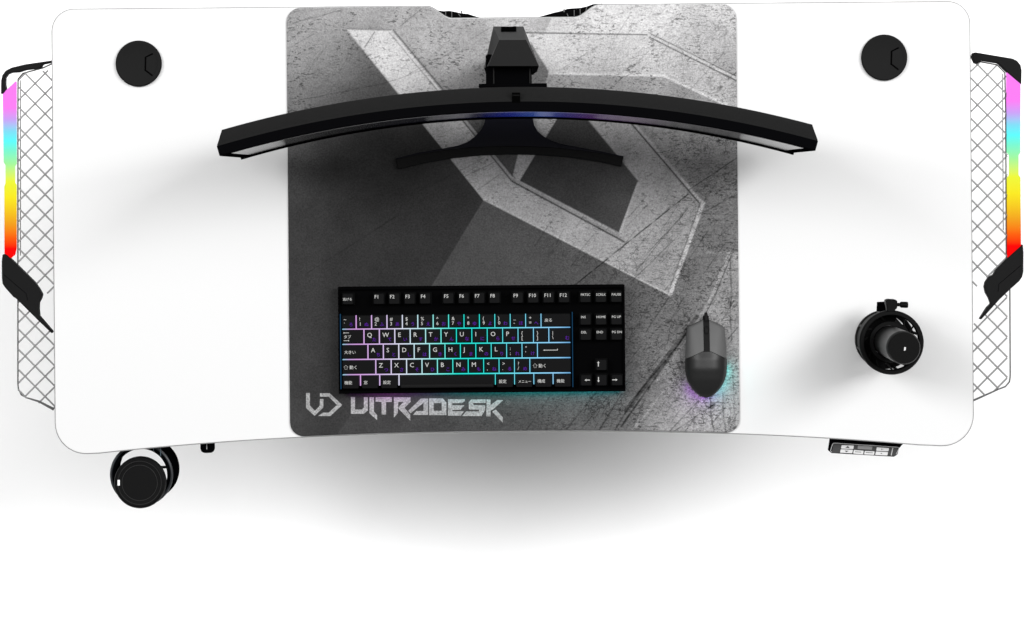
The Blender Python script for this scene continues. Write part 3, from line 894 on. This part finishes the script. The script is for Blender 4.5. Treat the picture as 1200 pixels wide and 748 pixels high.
# dark neck block between the hub and the panel
y_hub = P(600, 80, 0.32)[1]
nbk = MB()
xa_, xb_ = P(569.5, 85, 0.30)[0], P(623, 85, 0.30)[0]
nbk.box(xa_, xb_, YF + 0.040, y_hub + 0.02, ZD + 0.215, ZD + 0.315)
neckb = part('neck_block', nbk, M['plastic_deep'], mon, bevel=0.002)
for x in (578.5, 621):
    x_ = P(x, 85, 0.318)[0]
    rl = MB().box(x_ - 0.0009, x_ + 0.0009, YF + 0.041, y_hub + 0.002, ZD + 0.30, ZD + 0.3175)
    part('rail', rl, M['matte'], neckb)
xa_, xb_ = P(561, 98, 0.33)[0], P(641, 98, 0.33)[0]
part('mount_plate', MB().box(xa_, xb_, YF + 0.0365, YF + 0.0415, ZD + 0.20, ZD + 0.335), M['plastic_deep'], mon, bevel=0.001)
colm = MB().prism([P2(581, 62, 0.1), P2(612, 62, 0.1), P2(620, 92, 0.1), P2(574, 92, 0.1)], ZD + HM, ZD + 0.235)
part('stand_column', colm, M['plastic_deep'], mon, bevel=0.003)
foot = [(574, 62), (619, 62), (624, 120), (624.3, 138), (626, 147), (630, 154), (637, 160), (646, 165), (658, 169), (677, 172.6), (704, 177.5), (730.7, 183.3), (727.5, 195), (700, 188.8), (665, 183.6), (630, 181), (597, 180.3), (563, 181.6), (530, 185), (498, 190.6), (466.7, 198), (463.5, 186), (490, 179.3), (520, 174), (536, 171), (548, 166.5), (557, 160), (564, 152), (568, 144), (569, 136), (569, 120)]
ft = part('stand_foot', MB().prism([P2(x, y, 0.012) for x, y in foot], ZD + HM, ZD + 0.0125, inset=0.001), M['foot'], mon)
bar_t = [(463.5, 187.2), (490, 181), (520, 176.2), (550, 173), (575, 171.5), (597, 171.0), (622, 171.6), (650, 173.2), (677, 176), (704, 179.6), (730.5, 184.5)]
bar_b = [(727.5, 195.6), (700, 189.4), (665, 184.2), (630, 181.6), (597, 180.9), (563, 182.2), (530, 185.6), (498, 191.2), (466.7, 198.6)]
part('foot_bar', MB().prism([P2(x, y, 0.014) for x, y in bar_t + bar_b], ZD + HM, ZD + 0.0145, inset=0.0012, drop=0.0012), M['matte'], ft)

# ------------------------------------------------------------------ keyboard
KH = 0.034
kc0 = P(564.6, 398, KH)
kb = thing('keyboard', 'black compact keyboard with pink to cyan backlight and Japanese legends', 'keyboard', (kc0[0], kc0[1], ZD + HM))
KS = S * (D - KH) / D
def K(lx, ly): return (kc0[0] + lx * KS, kc0[1] + ly * KS)
ks = ZD + HM
U = 18.08
LX0 = -165.4
ROWS = {'fn': (57.2, 39.6), 'num': (31.0, 13.2), 'q': (13.2, -4.6), 'a': (-4.6, -22.4), 'z': (-22.4, -40.2), 'b': (-40.2, -58.0)}
body = MB()
ol = round_poly([K(-168.6, 62.8), K(-168.6, -62.8), K(168.3, -62.8), K(168.3, 62.8)], [0.002] * 4, 4)
body.prism(ol, ks + 0.010, ks + 0.018, inset=0.0012)
case = part('case', body, M['case'], kb)
rimk = MB()
for a_, b_, c_, d_ in ((-168.4, 168.1, 59.4, 62.6), (-168.4, 168.1, -62.6, -59.4), (-168.4, -166.6, -59.4, 59.4), (166.2, 168.1, -59.4, 59.4)):
    p0, p1 = K(a_, c_), K(b_, d_)
    rimk.box(p0[0], p1[0], p0[1], p1[1], ks + 0.0175, ks + 0.024)
part('case_rim', rimk, M['case'], case)
for lx in (-150, 150):
    for ly in (-52, 52):
        p0 = K(lx, ly)
        ftm = MB().box(p0[0] - 0.012, p0[0] + 0.012, p0[1] - 0.004, p0[1] + 0.004, ks, ks + 0.0105)
        part('rubber_foot', ftm, M['rubber'], case)

KEYS = []   # lx, width px, row, main legend list, kana, glow
def row(name, x, items, glow=True):
    for it in items:
        w, leg, kana = it
        if leg is not None:
            KEYS.append((LX0 + x * U, w * U, name, leg, kana, glow))
        x += w
C = lambda s: ('c', s)      # one word
D2 = lambda a, b: ('2', a, b)
row('fn', 0, [(1, C('逃げる'), None)], False)
for x0_, n0 in ((2, 1), (6.5, 5), (11, 9)):
    row('fn', x0_, [(1, ('f', 'F%d' % (n0 + i)), None) for i in range(4)], False)
row('num', 0, [(1, D2('~', '`'), 'ろ'), (1, D2('!', '1'), 'ぬ'), (1, D2('@', '2'), 'ふ'), (1, D2('#', '3'), 'あ'), (1, D2('$', '4'), 'う'), (1, D2('%', '5'), 'え'), (1, D2('^', '6'), 'お'), (1, D2('&', '7'), 'や'), (1, D2('*', '8'), 'ゆ'), (1, D2('(', '9'), 'よ'), (1, D2(')', '0'), 'わ'), (1, D2('_', '-'), 'ほ'), (1, D2('+', '='), 'へ'), (2, ('w', '戻る'), None)])
row('q', 0, [(1.5, ('tab', 'タブ'), None)] + [(1, ('l', a_), b_) for a_, b_ in zip('QWERTYUIOP', 'たていすかんなにらせ')] + [(1, D2('{', '['), None), (1, D2('}', ']'), None), (1.5, D2('|', '\\'), 'む')])
row('a', 0, [(1.75, ('w', '大きい'), None)] + [(1, ('l', a_), b_) for a_, b_ in zip('ASDFGHJKL', 'ちとしはきくまのり')] + [(1, D2(':', ';'), 'れ'), (1, D2('"', "'"), 'け'), (2.25, ('enter', ''), None)])
row('z', 0, [(2.25, ('shift', '動く'), None)] + [(1, ('l', a_), b_) for a_, b_ in zip('ZXCVBNM', 'つさそひこみも')] + [(1, D2('<', ','), 'ね'), (1, D2('>', '.'), 'る'), (1, D2('?', '/'), 'め'), (2.75, ('shift', '動く'), None)])
row('b', 0, [(1.25, ('w', '機能'), None), (1.25, ('w', '窓'), None), (1.25, ('w', '設定'), None), (6.25, ('', ''), None), (1.25, ('w', '設定'), None), (1.25, ('w', 'メニュー'), None), (1.25, ('w', '構成'), None), (1.25, ('w', '機能'), None)])
NX = (676.8 - 399) / U + 0.02
row('fn', NX, [(1, ('n', 'PRTSC'), None), (1, ('n', 'SCRLK'), None), (1, ('n', 'PAUSE'), None)], False)
row('num', NX, [(1, ('n', 'INS'), None), (1, ('n', 'HOME'), None), (1, ('n', 'PG UP'), None)], False)
row('q', NX, [(1, ('n', 'DEL'), None), (1, ('n', 'END'), None), (1, ('n', 'PG DN'), None)], False)
row('z', NX + 1, [(1, ('arrow', 90), None)], False)
row('b', NX, [(1, ('arrow', 180), None), (1, ('arrow', 270), None), (1, ('arrow', 0), None)], False)

TEXTS = []  # (object, material, parent key, name)
def text(s, size, x, y, parent, m, name, bold=0.0, align='LEFT'):
    cu = bpy.data.curves.new(name, 'FONT')
    cu.body = s
    cu.size = size
    cu.align_x = align
    cu.resolution_u = 2
    cu.extrude = 0.0001
    cu.offset = bold * 0.25
    o = bpy.data.objects.new(name, cu)
    col.objects.link(o)
    o.matrix_world = Matrix.Translation((x, y, 0))
    TEXTS.append((o, m, parent, name, x, y))

TOPZ = 0.0335
def make_key(lx, w, rw, glow):
    yt, yb = ROWS[rw]
    g = 1.25 if glow else 1.4
    x0, y0 = lx + g, yb + g
    x1, y1 = lx + w - g, yt - g
    cx, cy = K((x0 + x1) / 2, (y0 + y1) / 2)
    hw, hh = (x1 - x0) / 2 * KS, (y1 - y0) / 2 * KS
    ins = 0.7 * KS if glow else 1.7 * KS
    base = round_poly([(-hw, hh), (-hw, -hh), (hw, -hh), (hw, hh)], [0.0012] * 4, 2)
    sh = 0.0006
    tp = round_poly([(-hw + ins, hh - ins * .6 + sh * 0), (-hw + ins, -hh + ins), (hw - ins, -hh + ins), (hw - ins, hh - ins * .6)], [0.0014] * 4, 2)
    tp2 = [(x * 0.955, y * 0.955) for x, y in tp]
    z = [ks + 0.0182 - ks, 0.0, 0.0, 0.0]
    mb = MB()
    mb.loft([[(x, y, 0.0182) for x, y in base], [(x, y, TOPZ - 0.0008) for x, y in tp], [(x, y, TOPZ) for x, y in tp2]])
    o = part('key', mb, M['key'], kb, org=(0, 0, 0), angle=30)
    o.location = (cx - kc0[0], cy - kc0[1], 0)
    return o, (cx, cy), hw, hh
pend = []
for (lx, w, rw, leg, kana, glow) in KEYS:
    o, (cx, cy), hw, hh = make_key(lx, w, rw, glow)
    kind = leg[0]
    px_ = KS
    L_, T_ = -hw + 2.2 * px_, hh - 2.6 * px_
    if kind == 'l':
        text(leg[1], 7.4 * px_, L_ + 0.4 * px_, T_ - 5.4 * px_, o, M['legend'], 'legend', 0.00018)
    elif kind == '2':
        text(leg[1] + '\n' + leg[2], 5.6 * px_, L_ + 0.3 * px_, T_ - 4.0 * px_, o, M['legend'], 'legend', 0.00014)
    elif kind == 'f':
        text(leg[1], 5.9 * px_, L_ + 0.2 * px_, T_ - 4.0 * px_, o, M['legend'], 'legend', 0.00016)
    elif kind == 'n':
        text(leg[1], 3.9 * px_, L_ - 0.1 * px_, T_ - 3.0 * px_, o, M['legend'], 'legend', 0.00012)
    elif kind == 'c':
        text(leg[1], 3.7 * px_, L_ - 0.6 * px_, -1.2 * px_, o, M['legend'], 'legend', 0.0001)
    elif kind == 'w':
        k = 4.6 * px_ if len(leg[1]) < 4 else 3.9 * px_
        text(leg[1], k, L_ + 0.6 * px_, -1.8 * px_, o, M['legend'], 'legend', 0.00012)
    elif kind == 'tab':
        text(leg[1], 4.4 * px_, L_ + 0.2 * px_, -1.5 * px_, o, M['legend'], 'legend', 0.00012)
        mb = MB()
        for yy_, d in ((4.9, 1), (-4.2, -1)):
            y_ = yy_ * px_
            xa_, xb_ = L_ + 0.2 * px_, L_ + 6.4 * px_
            mb.box(xa_, xb_, y_ - 0.28 * px_, y_ + 0.28 * px_, TOPZ - 0.0002, TOPZ + 0.0002)
            xs_ = xa_ if d > 0 else xb_
            mb.prism([(xs_, y_ + 1.0 * px_), (xs_ + d * 1.6 * px_, y_), (xs_, y_ - 1.0 * px_)], TOPZ - 0.0002, TOPZ + 0.00025)
        part('legend', mb, M['legend'], o, org=(0, 0, 0), smooth=False)
    elif kind == 'shift':
        text(leg[1], 4.9 * px_, L_ + 6.6 * px_, -1.8 * px_, o, M['legend'], 'legend', 0.00012)
        xm = L_ + 2.6 * px_
        a_ = [(xm, 2.6), (xm + 2.5 * px_, 0.2), (xm + 1.3 * px_, 0.2), (xm + 1.3 * px_, -2.2), (xm - 1.3 * px_, -2.2), (xm - 1.3 * px_, 0.2), (xm - 2.5 * px_, 0.2)]
        a_ = [(x, y * px_) for x, y in a_]
        mb = MB().tube([(x, y, TOPZ + 0.0001) for x, y in a_], 0.00033, 4, closed=True)
        part('legend', mb, M['legend'], o, org=(0, 0, 0), smooth=False)
    elif kind == 'enter':
        mb = MB()
        mb.box(-hw + 6.4 * px_, -hw + 22.5 * px_, 0.1 * px_, 0.8 * px_, TOPZ - 0.0002, TOPZ + 0.0002)
        mb.box(-hw + 21.8 * px_, -hw + 22.5 * px_, 0.8 * px_, 2.0 * px_, TOPZ - 0.0002, TOPZ + 0.0002)
        mb.prism([(-hw + 5.4 * px_, 0.45 * px_), (-hw + 7.2 * px_, 1.3 * px_), (-hw + 7.2 * px_, -0.4 * px_)], TOPZ - 0.0002, TOPZ + 0.00025)
        part('legend', mb, M['legend'], o, org=(0, 0, 0), smooth=False)
    elif kind == 'arrow':
        mb = MB()
        ca, sa = math.cos(R(leg[1])), math.sin(R(leg[1]))
        ox, oy = {90: (-3.6, 1.6), 270: (-3.6, 1.0), 180: (1.4, 0.6), 0: (-2.6, 0.6)}[leg[1]]
        rot = lambda x, y: ((x * ca - y * sa + ox) * px_, (x * sa + y * ca + oy) * px_)
        mb.prism([rot(-3.0, -0.5), rot(1.2, -0.5), rot(1.2, 0.5), rot(-3.0, 0.5)], TOPZ - 0.0002, TOPZ + 0.0002)
        mb.prism([rot(1.0, -1.4), rot(3.2, 0), rot(1.0, 1.4)], TOPZ - 0.0002, TOPZ + 0.00025)
        part('legend', mb, M['legend'], o, org=(0, 0, 0), smooth=False)
    if kana:
        text(kana, 5.2 * px_, hw - 7.0 * px_, -hh + 2.6 * px_, o, M['kana'], 'kana_legend', 0.0002)
    if kind == '':
        mb = MB().box(-hw + 1.5 * px_, hw - 1.5 * px_, -hh + 2.0 * px_, -hh + 4.6 * px_, TOPZ - 0.0006, TOPZ + 0.0004)
        part('front_lip', mb, M['plastic'], o, org=(0, 0, 0))
dg = bpy.context.evaluated_depsgraph_get()
for o, m, par, name, x, y in TEXTS:
    ev = o.evaluated_get(dg)
    tm = bpy.data.meshes.new_from_object(ev)
    tm.materials.clear()
    tm.materials.append(m)
    n_ = bpy.data.objects.new(name, tm)
    col.objects.link(n_)
    n_.parent = par
    n_.location = (x, y, TOPZ + 0.00012)
for o, *_ in TEXTS:
    cu = o.data
    bpy.data.objects.remove(o)
    bpy.data.curves.remove(cu)

# backlight: lit light guides in the gaps of the main block
BL = [(0.0, (120, 205, 215)), (0.035, (190, 160, 210)), (0.07, (210, 158, 222)), (0.17, (212, 184, 232)), (0.26, (222, 224, 242)), (0.345, (190, 235, 240)), (0.43, (120, 240, 230)), (0.50, (40, 230, 215)), (0.62, (50, 230, 220)), (0.74, (110, 225, 240)), (0.85, (140, 215, 250)), (0.94, (150, 210, 250)), (1.0, (95, 160, 210))]
blm = emit_ramp('backlight_glow', BL, 'X', LX0 * KS, (LX0 + 15 * U) * KS, 1.0)
bl = MB()
zb0, zb1 = ks + 0.018, ks + 0.0312
hwid = 0.44
def bar(xa_, xb_, ya_, yb_):
    p0, p1 = K(xa_, ya_), K(xb_, yb_)
    bl.box(p0[0], p1[0], p0[1], p1[1], zb0, zb1)
for yl in (13.2, -4.6, -22.4, -40.2):
    bar(LX0 + 2.0, LX0 + 15 * U - 2.0, yl - hwid * 0.9, yl + hwid * 0.9)
bz = {'num': (13.2 + hwid * .9, 29.2), 'q': (-4.6 + hwid * .9, 13.2 - hwid * .9), 'a': (-22.4 + hwid * .9, -4.6 - hwid * .9), 'z': (-40.2 + hwid * .9, -22.4 - hwid * .9), 'b': (-53.0, -40.2 - hwid * .9)}
for nm in bz:
    ks_ = sorted(k for k in KEYS if k[2] == nm and k[5])
    for k in ks_[1:]:
        bar(k[0] - hwid, k[0] + hwid, *bz[nm])
part('backlight', bl, blm, case, smooth=False)
sd = MB()
for lx in (LX0 - 0.5, LX0 + 15 * U + 0.6):
    p0, p1 = K(lx - 0.45, -57), K(lx + 0.45, 31)
    sd.box(p0[0], p1[0], p0[1], p1[1], ks + 0.018, ks + 0.026)
part('edge_glow', sd, emit_ramp('edge_glow_blue', [(0, (20, 60, 90)), (1, (20, 60, 90))], 'X', -1, 1, 1.0), case, smooth=False)
ug = MB()
p0, p1 = K(-158, -62.4), K(166, -61.6)
ug.box(p0[0], p1[0], p0[1], p1[1], ks + 0.001, ks + 0.0097)
UG = [(0.0, (60, 20, 70)), (0.12, (120, 50, 130)), (0.28, (60, 70, 100)), (0.42, (20, 130, 130)), (0.65, (20, 140, 140)), (0.88, (25, 130, 135)), (1.0, (15, 80, 85))]
part('under_glow', ug, emit_ramp('under_glow', UG, 'X', -150 * KS, 166 * KS, 26.0), case, smooth=False)

# ------------------------------------------------------------------ mouse
mc = P(827.6, 420, 0.03)
mouse = thing('computer_mouse', 'black and grey computer mouse with purple and cyan glow on the mat', 'mouse', (mc[0], mc[1], ZD + HM))
WP = [(374.8, 0), (375.2, 4.2), (378, 10.2), (381, 16.4), (383.6, 21.2), (385, 22.1), (390, 22.5), (400, 23.0), (410, 23.8), (420, 24.6), (430, 24.8), (438, 24.2), (445, 22.4), (451, 19.6), (457, 15.5), (462, 10.5), (465, 6), (466.6, 0)]
def wid(y):
    for (a, wa), (b, wb) in zip(WP[:-1], WP[1:]):
        if a <= y <= b:
            return wa + (wb - wa) * (y - a) / (b - a)
    return 0
def edge_y(ax, rear):
    seq = WP[::-1] if rear else WP
    for (a, wa), (b, wb) in zip(seq[:-1], seq[1:]):
        if wa <= ax <= wb and wb > wa:
            return a + (b - a) * (ax - wa) / (wb - wa)
    return 428
def hz_m(x, y):
    H = np.interp(y, [374, 380, 390, 405, 420, 432, 445, 455, 462, 467], [0.0155, 0.019, 0.024, 0.030, 0.0345, 0.0355, 0.032, 0.026, 0.020, 0.0135])
    w = max(wid(y), 0.01)
    u = min(1, abs(x) / 24.8)
    k = 1 - 0.42 * u ** 2.6
    e = min(1.0, max(0.0, (w - abs(x)) / 5.0))
    return H * (k * (0.62 + 0.38 * math.sqrt(1 - (1 - e) ** 2)))
def mpt(x, y, h):
    q = P(827.6 + x, y, 0.02)
    return (q[0], q[1], ZD + HM + h)
def split(x): return 409.5 + abs(x) * 0.47
def shell(name, x0, x1, ya, yb, m, nxs=26, nys=30, zoff=0.0, skirt=0.003):
    mb = MB()
    X = [x0 + (x1 - x0) * (0.5 - 0.5 * math.cos(math.pi * i / nxs)) for i in range(nxs + 1)]
    vs, fs = [], []
    for x in X:
        y0_, y1_ = ya(x), yb(x)
        for j in range(nys + 1):
            t = 0.5 - 0.5 * math.cos(math.pi * j / nys)
            y = y0_ + (y1_ - y0_) * t
            vs.append(mpt(x, y, hz_m(x, y) + zoff))
    for i in range(nxs):
        for j in range(nys):
            a_ = i * (nys + 1) + j
            fs.append((a_, a_ + 1, a_ + nys + 2, a_ + nys + 1))
    # skirt down to the base
    lp = [j for j in range(nys + 1)] + [i * (nys + 1) + nys for i in range(1, nxs + 1)] + [nxs * (nys + 1) + j for j in range(nys - 1, -1, -1)] + [i * (nys + 1) for i in range(nxs - 1, 0, -1)]
    nb_ = len(vs)
    for i in lp:
        v = vs[i]
        vs.append((v[0], v[1], ZD + HM + skirt))
    for k in range(len(lp)):
        k2 = (k + 1) % len(lp)
        fs.append((lp[k], lp[k2], nb_ + k2, nb_ + k))
    fs.append(tuple(range(nb_, nb_ + len(lp))))
    mb.add(vs, fs)
    return part(name, mb, m, mouse, angle=60)
shell('body', -24.6, 24.6, lambda x: max(split(x), edge_y(min(abs(x), 24.7), False)), lambda x: max(edge_y(min(abs(x), 24.7), True), max(split(x), edge_y(min(abs(x), 24.7), False)) + 0.2), M['mouse'], skirt=0.0125)
shell('button', -23.9, -3.5, lambda x: edge_y(abs(x), False), lambda x: max(split(x) - 0.5, edge_y(abs(x), False) + 0.2), M['button'], 18, 20)
shell('button', 3.5, 23.9, lambda x: edge_y(abs(x), False), lambda x: max(split(x) - 0.5, edge_y(abs(x), False) + 0.2), M['button'], 18, 20)
st = shell('center_strip', -3.3, 3.3, lambda x: 370.5, lambda x: 411.5, M['rubber'], 6, 20, 0.0012)
wh = MB()
wc = mpt(-0.2, 388, 0.020)
wr = 0.0075
wh.loft([[(wc[0] + s * 0.0022, wc[1] + wr * math.cos(2 * math.pi * k / 28), wc[2] + wr * math.sin(2 * math.pi * k / 28)) for k in range(28)] for s in (-1, -0.7, 0.7, 1)])
part('scroll_wheel', wh, M['matte'], mouse)
cb = MB().tube([mpt(0.2, 376, 0.012), mpt(0.0, 370.5, 0.012), mpt(-0.2, 366.6, 0.011)], [0.0034, 0.0030, 0.0022], 12)
part('cable_boot', cb, M['rubber'], mouse)
part('base', MB().prism([mpt(0.96 * s * w_, y_, 0)[:2] for s, seq in ((1, WP[1:-1]), (-1, WP[1:-1][::-1])) for y_, w_ in seq], ZD + HM, ZD + HM + 0.0034), M['rubber'], mouse)
def glow_strip(pts, stops, strength, name):
    mb = MB()
    for (a, b) in zip(pts[:-1], pts[1:]):
        pa, pb = mpt(*a, 0), mpt(*b, 0)
        mb.add([(pa[0], pa[1], ZD + HM + 0.0008), (pb[0], pb[1], ZD + HM + 0.0008), (pb[0], pb[1], ZD + HM + 0.0058), (pa[0], pa[1], ZD + HM + 0.0058)], [(0, 1, 2, 3)])
    v = mb.v; 
    thick = MB()
    rings = []
    for p in pts:
        q = mpt(*p, 0)
        c_ = mpt(0, 430, 0)
        d_ = Vector((c_[0] - q[0], c_[1] - q[1])).normalized() * 0.002
        rings.append([(q[0], q[1], ZD + HM + 0.001), (q[0] + d_.x, q[1] + d_.y, ZD + HM + 0.001), (q[0] + d_.x, q[1] + d_.y, ZD + HM + 0.0120), (q[0], q[1], ZD + HM + 0.0120)])
    thick.loft(rings)
    return part('light_strip', thick, emit_ramp(name, stops, 'X', -24 * S, 24 * S, strength), mouse)
rp = [(-s * max(0, w_ - 0.9), y_ - 0.9) for s, seq in ((1, [p for p in WP if p[0] >= 448]), (-1, [p for p in WP if p[0] >= 430][::-1])) for y_, w_ in seq]
glow_strip(rp, [(0.0, (60, 10, 90)), (0.2, (190, 60, 250)), (0.45, (190, 70, 250)), (0.6, (120, 120, 230)), (0.8, (60, 220, 230)), (1.0, (60, 225, 215))], 12.0, 'mouse_glow')

# ------------------------------------------------------------------ microphone
ax = P2(1031.2, 395.7, 0)
mic = thing('microphone', 'black desktop microphone upright in a round shock mount ring', 'microphone', (ax[0], ax[1], ZD))
def tor(mb, r, z, rr, seg=72, c=ax):
    mb.tube([(c[0] + r * math.cos(2 * math.pi * k / seg), c[1] + r * math.sin(2 * math.pi * k / seg), z) for k in range(seg)], rr, 12, closed=True)
    return mb
part('base_plate', MB().lathe([(0.036, ZD), (0.038, ZD + 0.002), (0.038, ZD + 0.010), (0.034, ZD + 0.014), (0.018, ZD + 0.016), (0.012, ZD + 0.020)], ax, 72), M['mic'], mic)
part('lower_ring', MB().lathe([(0.037, ZD + 0.045), (0.0435, ZD + 0.045), (0.0440, ZD + 0.048), (0.0440, ZD + 0.062), (0.0425, ZD + 0.064), (0.037, ZD + 0.062)], ax, 72, closed=True), M['mic'], mic)
ur = part('shock_mount_ring', MB().lathe([(0.0405, ZD + 0.126), (0.0468, ZD + 0.126), (0.0475, ZD + 0.128), (0.0475, ZD + 0.139), (0.0460, ZD + 0.141), (0.0415, ZD + 0.141), (0.0405, ZD + 0.139)], ax, 72, closed=True), M['mic'], mic)
# ring posts, cradle and elastic bands
for a_ in (15, 105, 150, 195, 240, 285, 330):
    ca, sa = math.cos(R(a_)), math.sin(R(a_))
    ps = MB().tube([(ax[0] + 0.042 * ca, ax[1] + 0.042 * sa, ZD + 0.055), (ax[0] + 0.044 * ca, ax[1] + 0.044 * sa, ZD + 0.132)], 0.0022, 8)
    part('ring_post', ps, M['mic'], mic)
part('cradle', MB().lathe([(0.0245, ZD + 0.080), (0.0318, ZD + 0.080), (0.0318, ZD + 0.118), (0.0300, ZD + 0.120), (0.0245, ZD + 0.120)], ax, 72, closed=True), M['mic'], mic)
for a_ in (-70, -48, 22, 47, 140, 165, 205, 230, 260, 100):
    a2 = a_ + 14
    el = MB().tube([(ax[0] + 0.031 * math.cos(R(a_)), ax[1] + 0.031 * math.sin(R(a_)), ZD + 0.112), (ax[0] + 0.0425 * math.cos(R(a2)), ax[1] + 0.0425 * math.sin(R(a2)), ZD + 0.130)], 0.0014, 8)
    part('elastic_band', el, M['rubber'], mic)
# left half of the cradle is closed by a dark cage wall
cw = MB()
rings = []
for i in range(41):
    a_ = R(75 + i * 4.6)
    rings.append([(ax[0] + r_ * math.cos(a_), ax[1] + r_ * math.sin(a_), ZD + z_) for r_, z_ in ((0.0315, 0.060), (0.0425, 0.062), (0.0432, 0.124), (0.0315, 0.116))])
cw.loft(rings)
part('cage_wall', cw, M['mic'], mic)
bd = part('capsule_body', MB().lathe([(0.016, ZD + 0.016), (0.022, ZD + 0.022), (0.0225, ZD + 0.10), (0.0222, ZD + 0.16), (0.0235, ZD + 0.162), (0.0238, ZD + 0.262)], ax, 72), M['mic_body'], mic)
part('head_cap', MB().lathe([(0.0238, ZD + 0.262), (0.0238, ZD + 0.276), (0.0222, ZD + 0.280), (0.0008, ZD + 0.280)], ax, 72), M['mic'], mic)
dt = P2(1060.4, 409, 0.281)
part('indicator_dot', MB().prism([(dt[0] - 0.0014, dt[1] - 0.0026), (dt[0] + 0.0010, dt[1] - 0.0020), (dt[0] + 0.0016, dt[1] + 0.0022), (dt[0] - 0.0008, dt[1] + 0.0026)], ZD + 0.2795, ZD + 0.2812), M['white'], bd)
# swivel arm and knob
pc = P2(1045, 358, 0.135)
sw = part('swivel_block', MB().prism([P2(x, y, 0.14) for x, y in [(1038, 352.2), (1041, 350.8), (1049.5, 351.2), (1051.8, 353), (1051.4, 361.5), (1048.6, 363.8), (1048.4, 370), (1039.6, 370), (1039.4, 363)]], ZD + 0.118, ZD + 0.140), M['mic'], mic, bevel=0.0012)
kz = ZD + 0.130
k0, k1, k2, k3 = P2(1051, 357.2, 0.13), P2(1054.6, 357.2, 0.13), P2(1055.2, 357.2, 0.13), P2(1064.0, 357.4, 0.13)
part('thumb_screw', MB().tube([(*k0, kz), (*k1, kz), (*P2(1054.8, 357.2, 0.13), kz), (*P2(1056.2, 357.2, 0.13), kz), (*P2(1063, 357.4, 0.13), kz), (*k3, kz)], [0.0026, 0.0026, 0.0036, 0.0046, 0.0046, 0.0038], 20), M['mic'], mic)
part('stand_arm', MB().prism([P2(x, y, 0.07) for x, y in [(1029.6, 354.6), (1037.6, 354.2), (1038.6, 371), (1028.6, 371)]], ZD + 0.05, ZD + 0.075).box(P2(1036, 358, 0.1)[0] - 0.002, P2(1043, 358, 0.1)[0], P2(1040, 366, 0.1)[1], P2(1040, 356, 0.1)[1], ZD + 0.06, ZD + 0.122), M['plastic_deep'], mic)

# ------------------------------------------------------------------ light
w = bpy.data.worlds.new('World')
scene.world = w
w.use_nodes = True
bg = w.node_tree.nodes['Background']
bg.inputs['Color'].default_value = (1, 1, 1, 1)
bg.inputs['Strength'].default_value = 0.16

def area(name, loc, target, sx_, sy_, power):
    la = bpy.data.lights.new(name, 'AREA')
    la.shape = 'RECTANGLE'
    la.size, la.size_y = sx_, sy_
    la.energy = power
    o = bpy.data.objects.new(name, la)
    col.objects.link(o)
    o.location = loc
    o.rotation_euler = (Vector(target) - Vector(loc)).to_track_quat('-Z', 'Y').to_euler()
    return o
area('softbox_top', (0.3, 1.0, 7.2), (0.3, 1.0, 0.5), 5.0, 1.9, 240)
area('softbox_left', (-4.6, 2.05, 7.5), (0, -0.1, 0.5), 2.4, 3.6, 500)
area('softbox_right', (4.6, 2.05, 7.5), (0, -0.1, 0.5), 2.4, 3.6, 650)

# ------------------------------------------------------------------ camera
cam = bpy.data.cameras.new('camera')
co_ = bpy.data.objects.new('camera', cam)
col.objects.link(co_)
co_.location = (0, 0, ZD + D)
co_.rotation_euler = (0, 0, -TH)
cam.sensor_width = 36
cam.lens = 36 * D / (1200 * S)
cam.shift_x = -3 / 1200
cam.shift_y = -164 / 1200
cam.clip_end = 200
scene.camera = co_
scene.view_settings.view_transform = 'Standard'
scene.view_settings.look = 'None'
scene.view_settings.exposure = 0
scene.view_settings.gamma = 1
